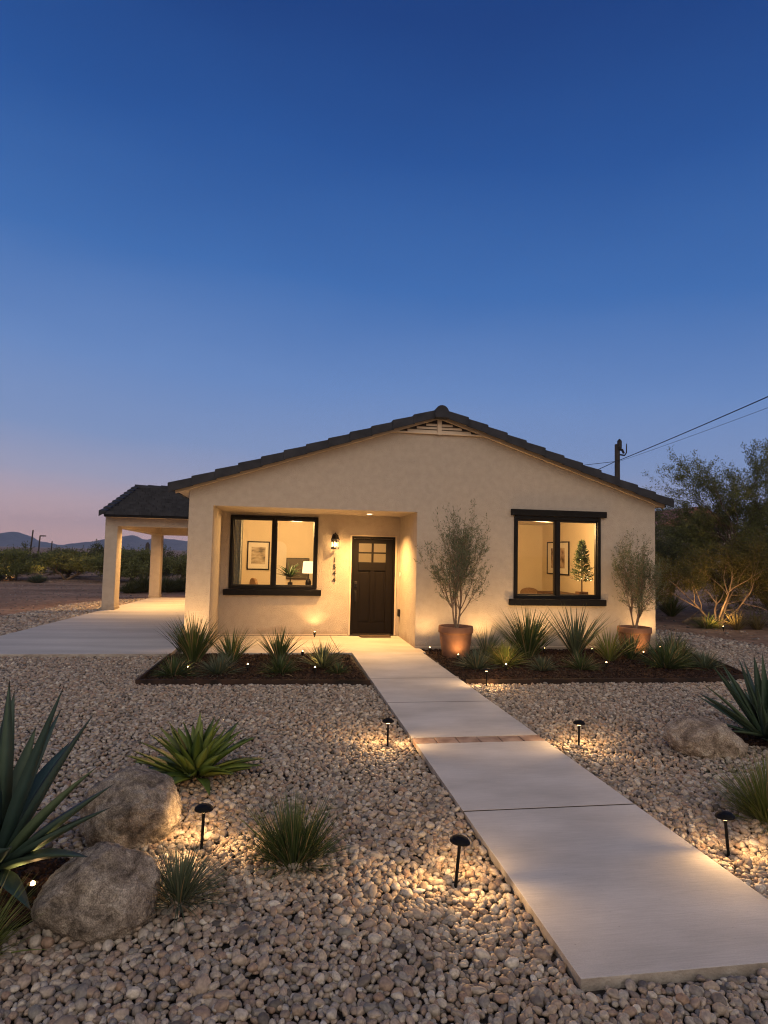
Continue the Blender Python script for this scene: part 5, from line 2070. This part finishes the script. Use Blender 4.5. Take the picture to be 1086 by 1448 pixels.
make_tree('mesquite_tree', (13.9, 14.6, -.03), [(-.45, 0, 1), (.3, .1, 1), (-.25, -.2, .8)], ropt, 4, 30, .075, .020, .05, M['bark'], M['mesquite'],
          'shaded tree with low dark branches at the right edge', 'mesquite tree', RG_, 47, 1.4, .06, 3.2, 4.0)

plant('desert_shrub', 11.6, 17.6, -.03, tuft(170, .75, .03, .95, .5, base_r=.1), M['grass_lime'], 'yellow green desert shrub closest to the house corner', 'desert shrub')
plant('desert_shrub', 10.55, 14.55, -.03, tuft(160, .40, .022, 1.3, .5, base_r=.12), M['grass_lime'], 'low yellow green shrub at the foot of the lit trunks', 'desert shrub')
plant('desert_shrub', 11.15, 14.25, -.03, tuft(130, .55, .018, .9, .5, base_r=.08), M['grass_dry'], 'straw coloured tuft right of the lit trunks', 'desert shrub')
plant('desert_shrub', 11.75, 14.3, -.03, tuft(120, .46, .018, 1.0, .5, base_r=.08), M['grass_dry'], 'dry straw tuft at the far right of the dirt', 'desert shrub')
plant('desert_shrub', 12.6, 13.8, -.03, tuft(120, .36, .018, 1.1, .5, base_r=.08), M['grass_dry'], 'dry tuft just beyond the right edge of the picture', 'desert shrub')
for i, (x, y, s, lab) in enumerate([(-5.55, 25.2, .45, 'low dark bush between the carport columns'), (-5.17, 25.9, .75, 'tall dark bush left of the second carport column'),
                                    (-4.35, 26.0, .68, 'dark bush right of the second carport column'), (-3.9, 26.6, .6, 'dark bush by the house wall under the carport'),
                                    (-13.2, 32.6, .5, 'grey bush before the dark trees on the left'), (-11.0, 31.5, .42, 'green bush before the V trunked tree')]):
    plant('desert_bush', x, y, -.03, tuft(420, s, .035, 1.25, .35, base_r=.14, seg=4), M['mesquite_dark' if i < 4 else 'grass_grey'], lab, 'desert bush')
m = MB()
m.tube([(10.35, 15.2, .05), (10.75, 15.5, .12), (11.2, 15.6, .10), (11.5, 15.8, .16)], [.035, .045, .04, .025], 8)
m.tube([(10.75, 15.5, .12), (10.85, 15.3, .32)], [.022, .01], 6)
tag(m.build('fallen_branch', M['pale_bark'], loc=(10.9, 15.5, 0)), 'pale fallen branch lying on the dirt near the lit tree', 'branch')

# ------------------------------------------------------------- far things


def pole(x, y, h, r, label, arm=None, lean=0.0):
    root = empty('utility_pole', (x, y, -.03))
    tag(root, label, 'utility pole', None)
    MB().tube([(x, y, -.03), (x + lean, y, h)], [r, r * .8], 8).build('shaft', M['pole'], root)
    if arm:
        MB().box(x + lean - arm[0], x + lean + arm[1], y - .05, y + .05, h - arm[2], h - arm[2] + .1).build('arm', M['pole'], root)
    return root


pole(-21.75, 60, 3.05, .075, 'tallest of the three far poles on the left', lean=.22)
pole(-21.05, 60, 2.55, .07, 'far street lamp pole with a short arm', arm=(.02, .48, .05), lean=.12)
pole(-20.0, 60, 2.1, .06, 'shortest of the three far poles, right of the lamp pole', lean=.08)
m = MB()
m.tube([(-11.87, 60, -.03), (-11.87, 60, 2.0), (-11.87, 60, 2.2)], [.19, .18, .06], 10)
tag(m.build('saguaro_cactus', M['pole'], loc=(-11.87, 60, 0)), 'far column cactus seen between the carport columns', 'cactus')

up_ = empty('utility_pole', (14.57, 26, -.03))
tag(up_, 'utility pole with hardware rising behind the right roof slope', 'utility pole')
MB().tube([(14.57, 26, -.03), (14.57, 26, 6.72)], [.13, .11], 10).build('shaft', M['pole'], up_)
MB().lathe([(.085, 0), (.10, .03), (.10, .33), (.06, .38), (.03, .42)], 12, (14.62, 25.9, 6.52)).build('transformer', M['bronze'], up_)
m = MB()
m.tube([(14.60, 25.9, 6.25), (14.86, 25.9, 6.22), (14.95, 25.9, 6.35), (14.96, 25.9, 6.75)], [.035, .035, .03, .02], 6)
m.tube([(14.57, 25.9, 6.50), (14.72, 25.85, 6.45), (14.80, 25.85, 6.30)], [.07, .06, .05], 8)
m.build('insulator', M['bronze'], up_)


def wire(a, b, sag, r, label, n=24):
    a, b = Vector(a), Vector(b)
    pts = [a.lerp(b, k / n) - Vector((0, 0, 1)) * sag * 4 * (k / n) * (1 - k / n) for k in range(n + 1)]
    m = MB()
    m.tube(pts, [r] * (n + 1), 5)
    tag(m.build('power_line', M['wire'], loc=a), label, 'power line')


wire((14.62, 25.9, 6.0), (12.2, 2.0, 7.2), .12, .017, 'thick power line rising from the pole to the right edge')
wire((14.62, 25.9, 5.95), (12.2, 2.0, 6.5), .12, .006, 'thin lower wire running right from the pole')
wire((14.5, 26, 5.95), (-2.0, 60, 7.4), .3, .012, 'thin wire leading left from the pole behind the roof')
wire((14.55, 25.9, 6.0), (6.2, 20.2, 3.35), .25, .016, 'service wire dropping from the pole to the roof')

fh = empty('far_house', (33, 50, -.03))
tag(fh, 'distant grey house with red tiled roof behind the right trees', 'house')
MB().box(29.0, 38.5, 49, 57, -.03, 4.6).build('wall', M['far_wall'], fh)
m = MB()
m.prism_y([(30.8, 4.45), (38.9, 4.45), (34.9, 6.25)], 48.6, 57.4)
m.build('roof', M['red_tile'], fh)
MB().box(26.5, 29.0, 48.5, 52, -.03, 4.0).build('wing', M['far_wall'], fh)

# ------------------------------------------------------------- the evening air
hz = MB().box(-2400, 2400, -60, 1900, -1.2, 75).build('haze', None)
tag(hz, kind='stuff')
hm = bpy.data.materials.new('evening haze')
hm.use_nodes = True
hn = hm.node_tree
hn.nodes.remove(hn.nodes['Principled BSDF'])
pv = hn.nodes.new('ShaderNodeVolumePrincipled')
pv.inputs['Color'].default_value = (0.62, 0.74, 1.0, 1)
pv.inputs['Density'].default_value = 0.00042
hn.links.new(pv.outputs[0], hn.nodes['Material Output'].inputs['Volume'])
hz.data.materials.append(hm)

# ------------------------------------------------------------- render
SC.render.engine = 'CYCLES'
SC.cycles.use_denoising = True
try:
    SC.cycles.denoiser = 'OPENIMAGEDENOISE'
    SC.cycles.denoising_input_passes = 'RGB_ALBEDO_NORMAL'
except Exception:
    pass
SC.cycles.pixel_filter_type = 'BLACKMAN_HARRIS'
SC.cycles.filter_width = 1.15
SC.cycles.use_adaptive_sampling = True
SC.cycles.adaptive_threshold = 0.01
SC.cycles.max_bounces = 7
SC.cycles.diffuse_bounces = 3
SC.cycles.glossy_bounces = 3
SC.cycles.transmission_bounces = 4
SC.cycles.transparent_max_bounces = 12
SC.cycles.caustics_reflective = False
SC.cycles.caustics_refractive = False
SC.cycles.sample_clamp_indirect = 4.0
SC.view_settings.view_transform = 'Standard'
SC.view_settings.look = 'None'
SC.view_settings.exposure = 0.0
SC.view_settings.gamma = 1.0
SC.view_settings.use_curve_mapping = False
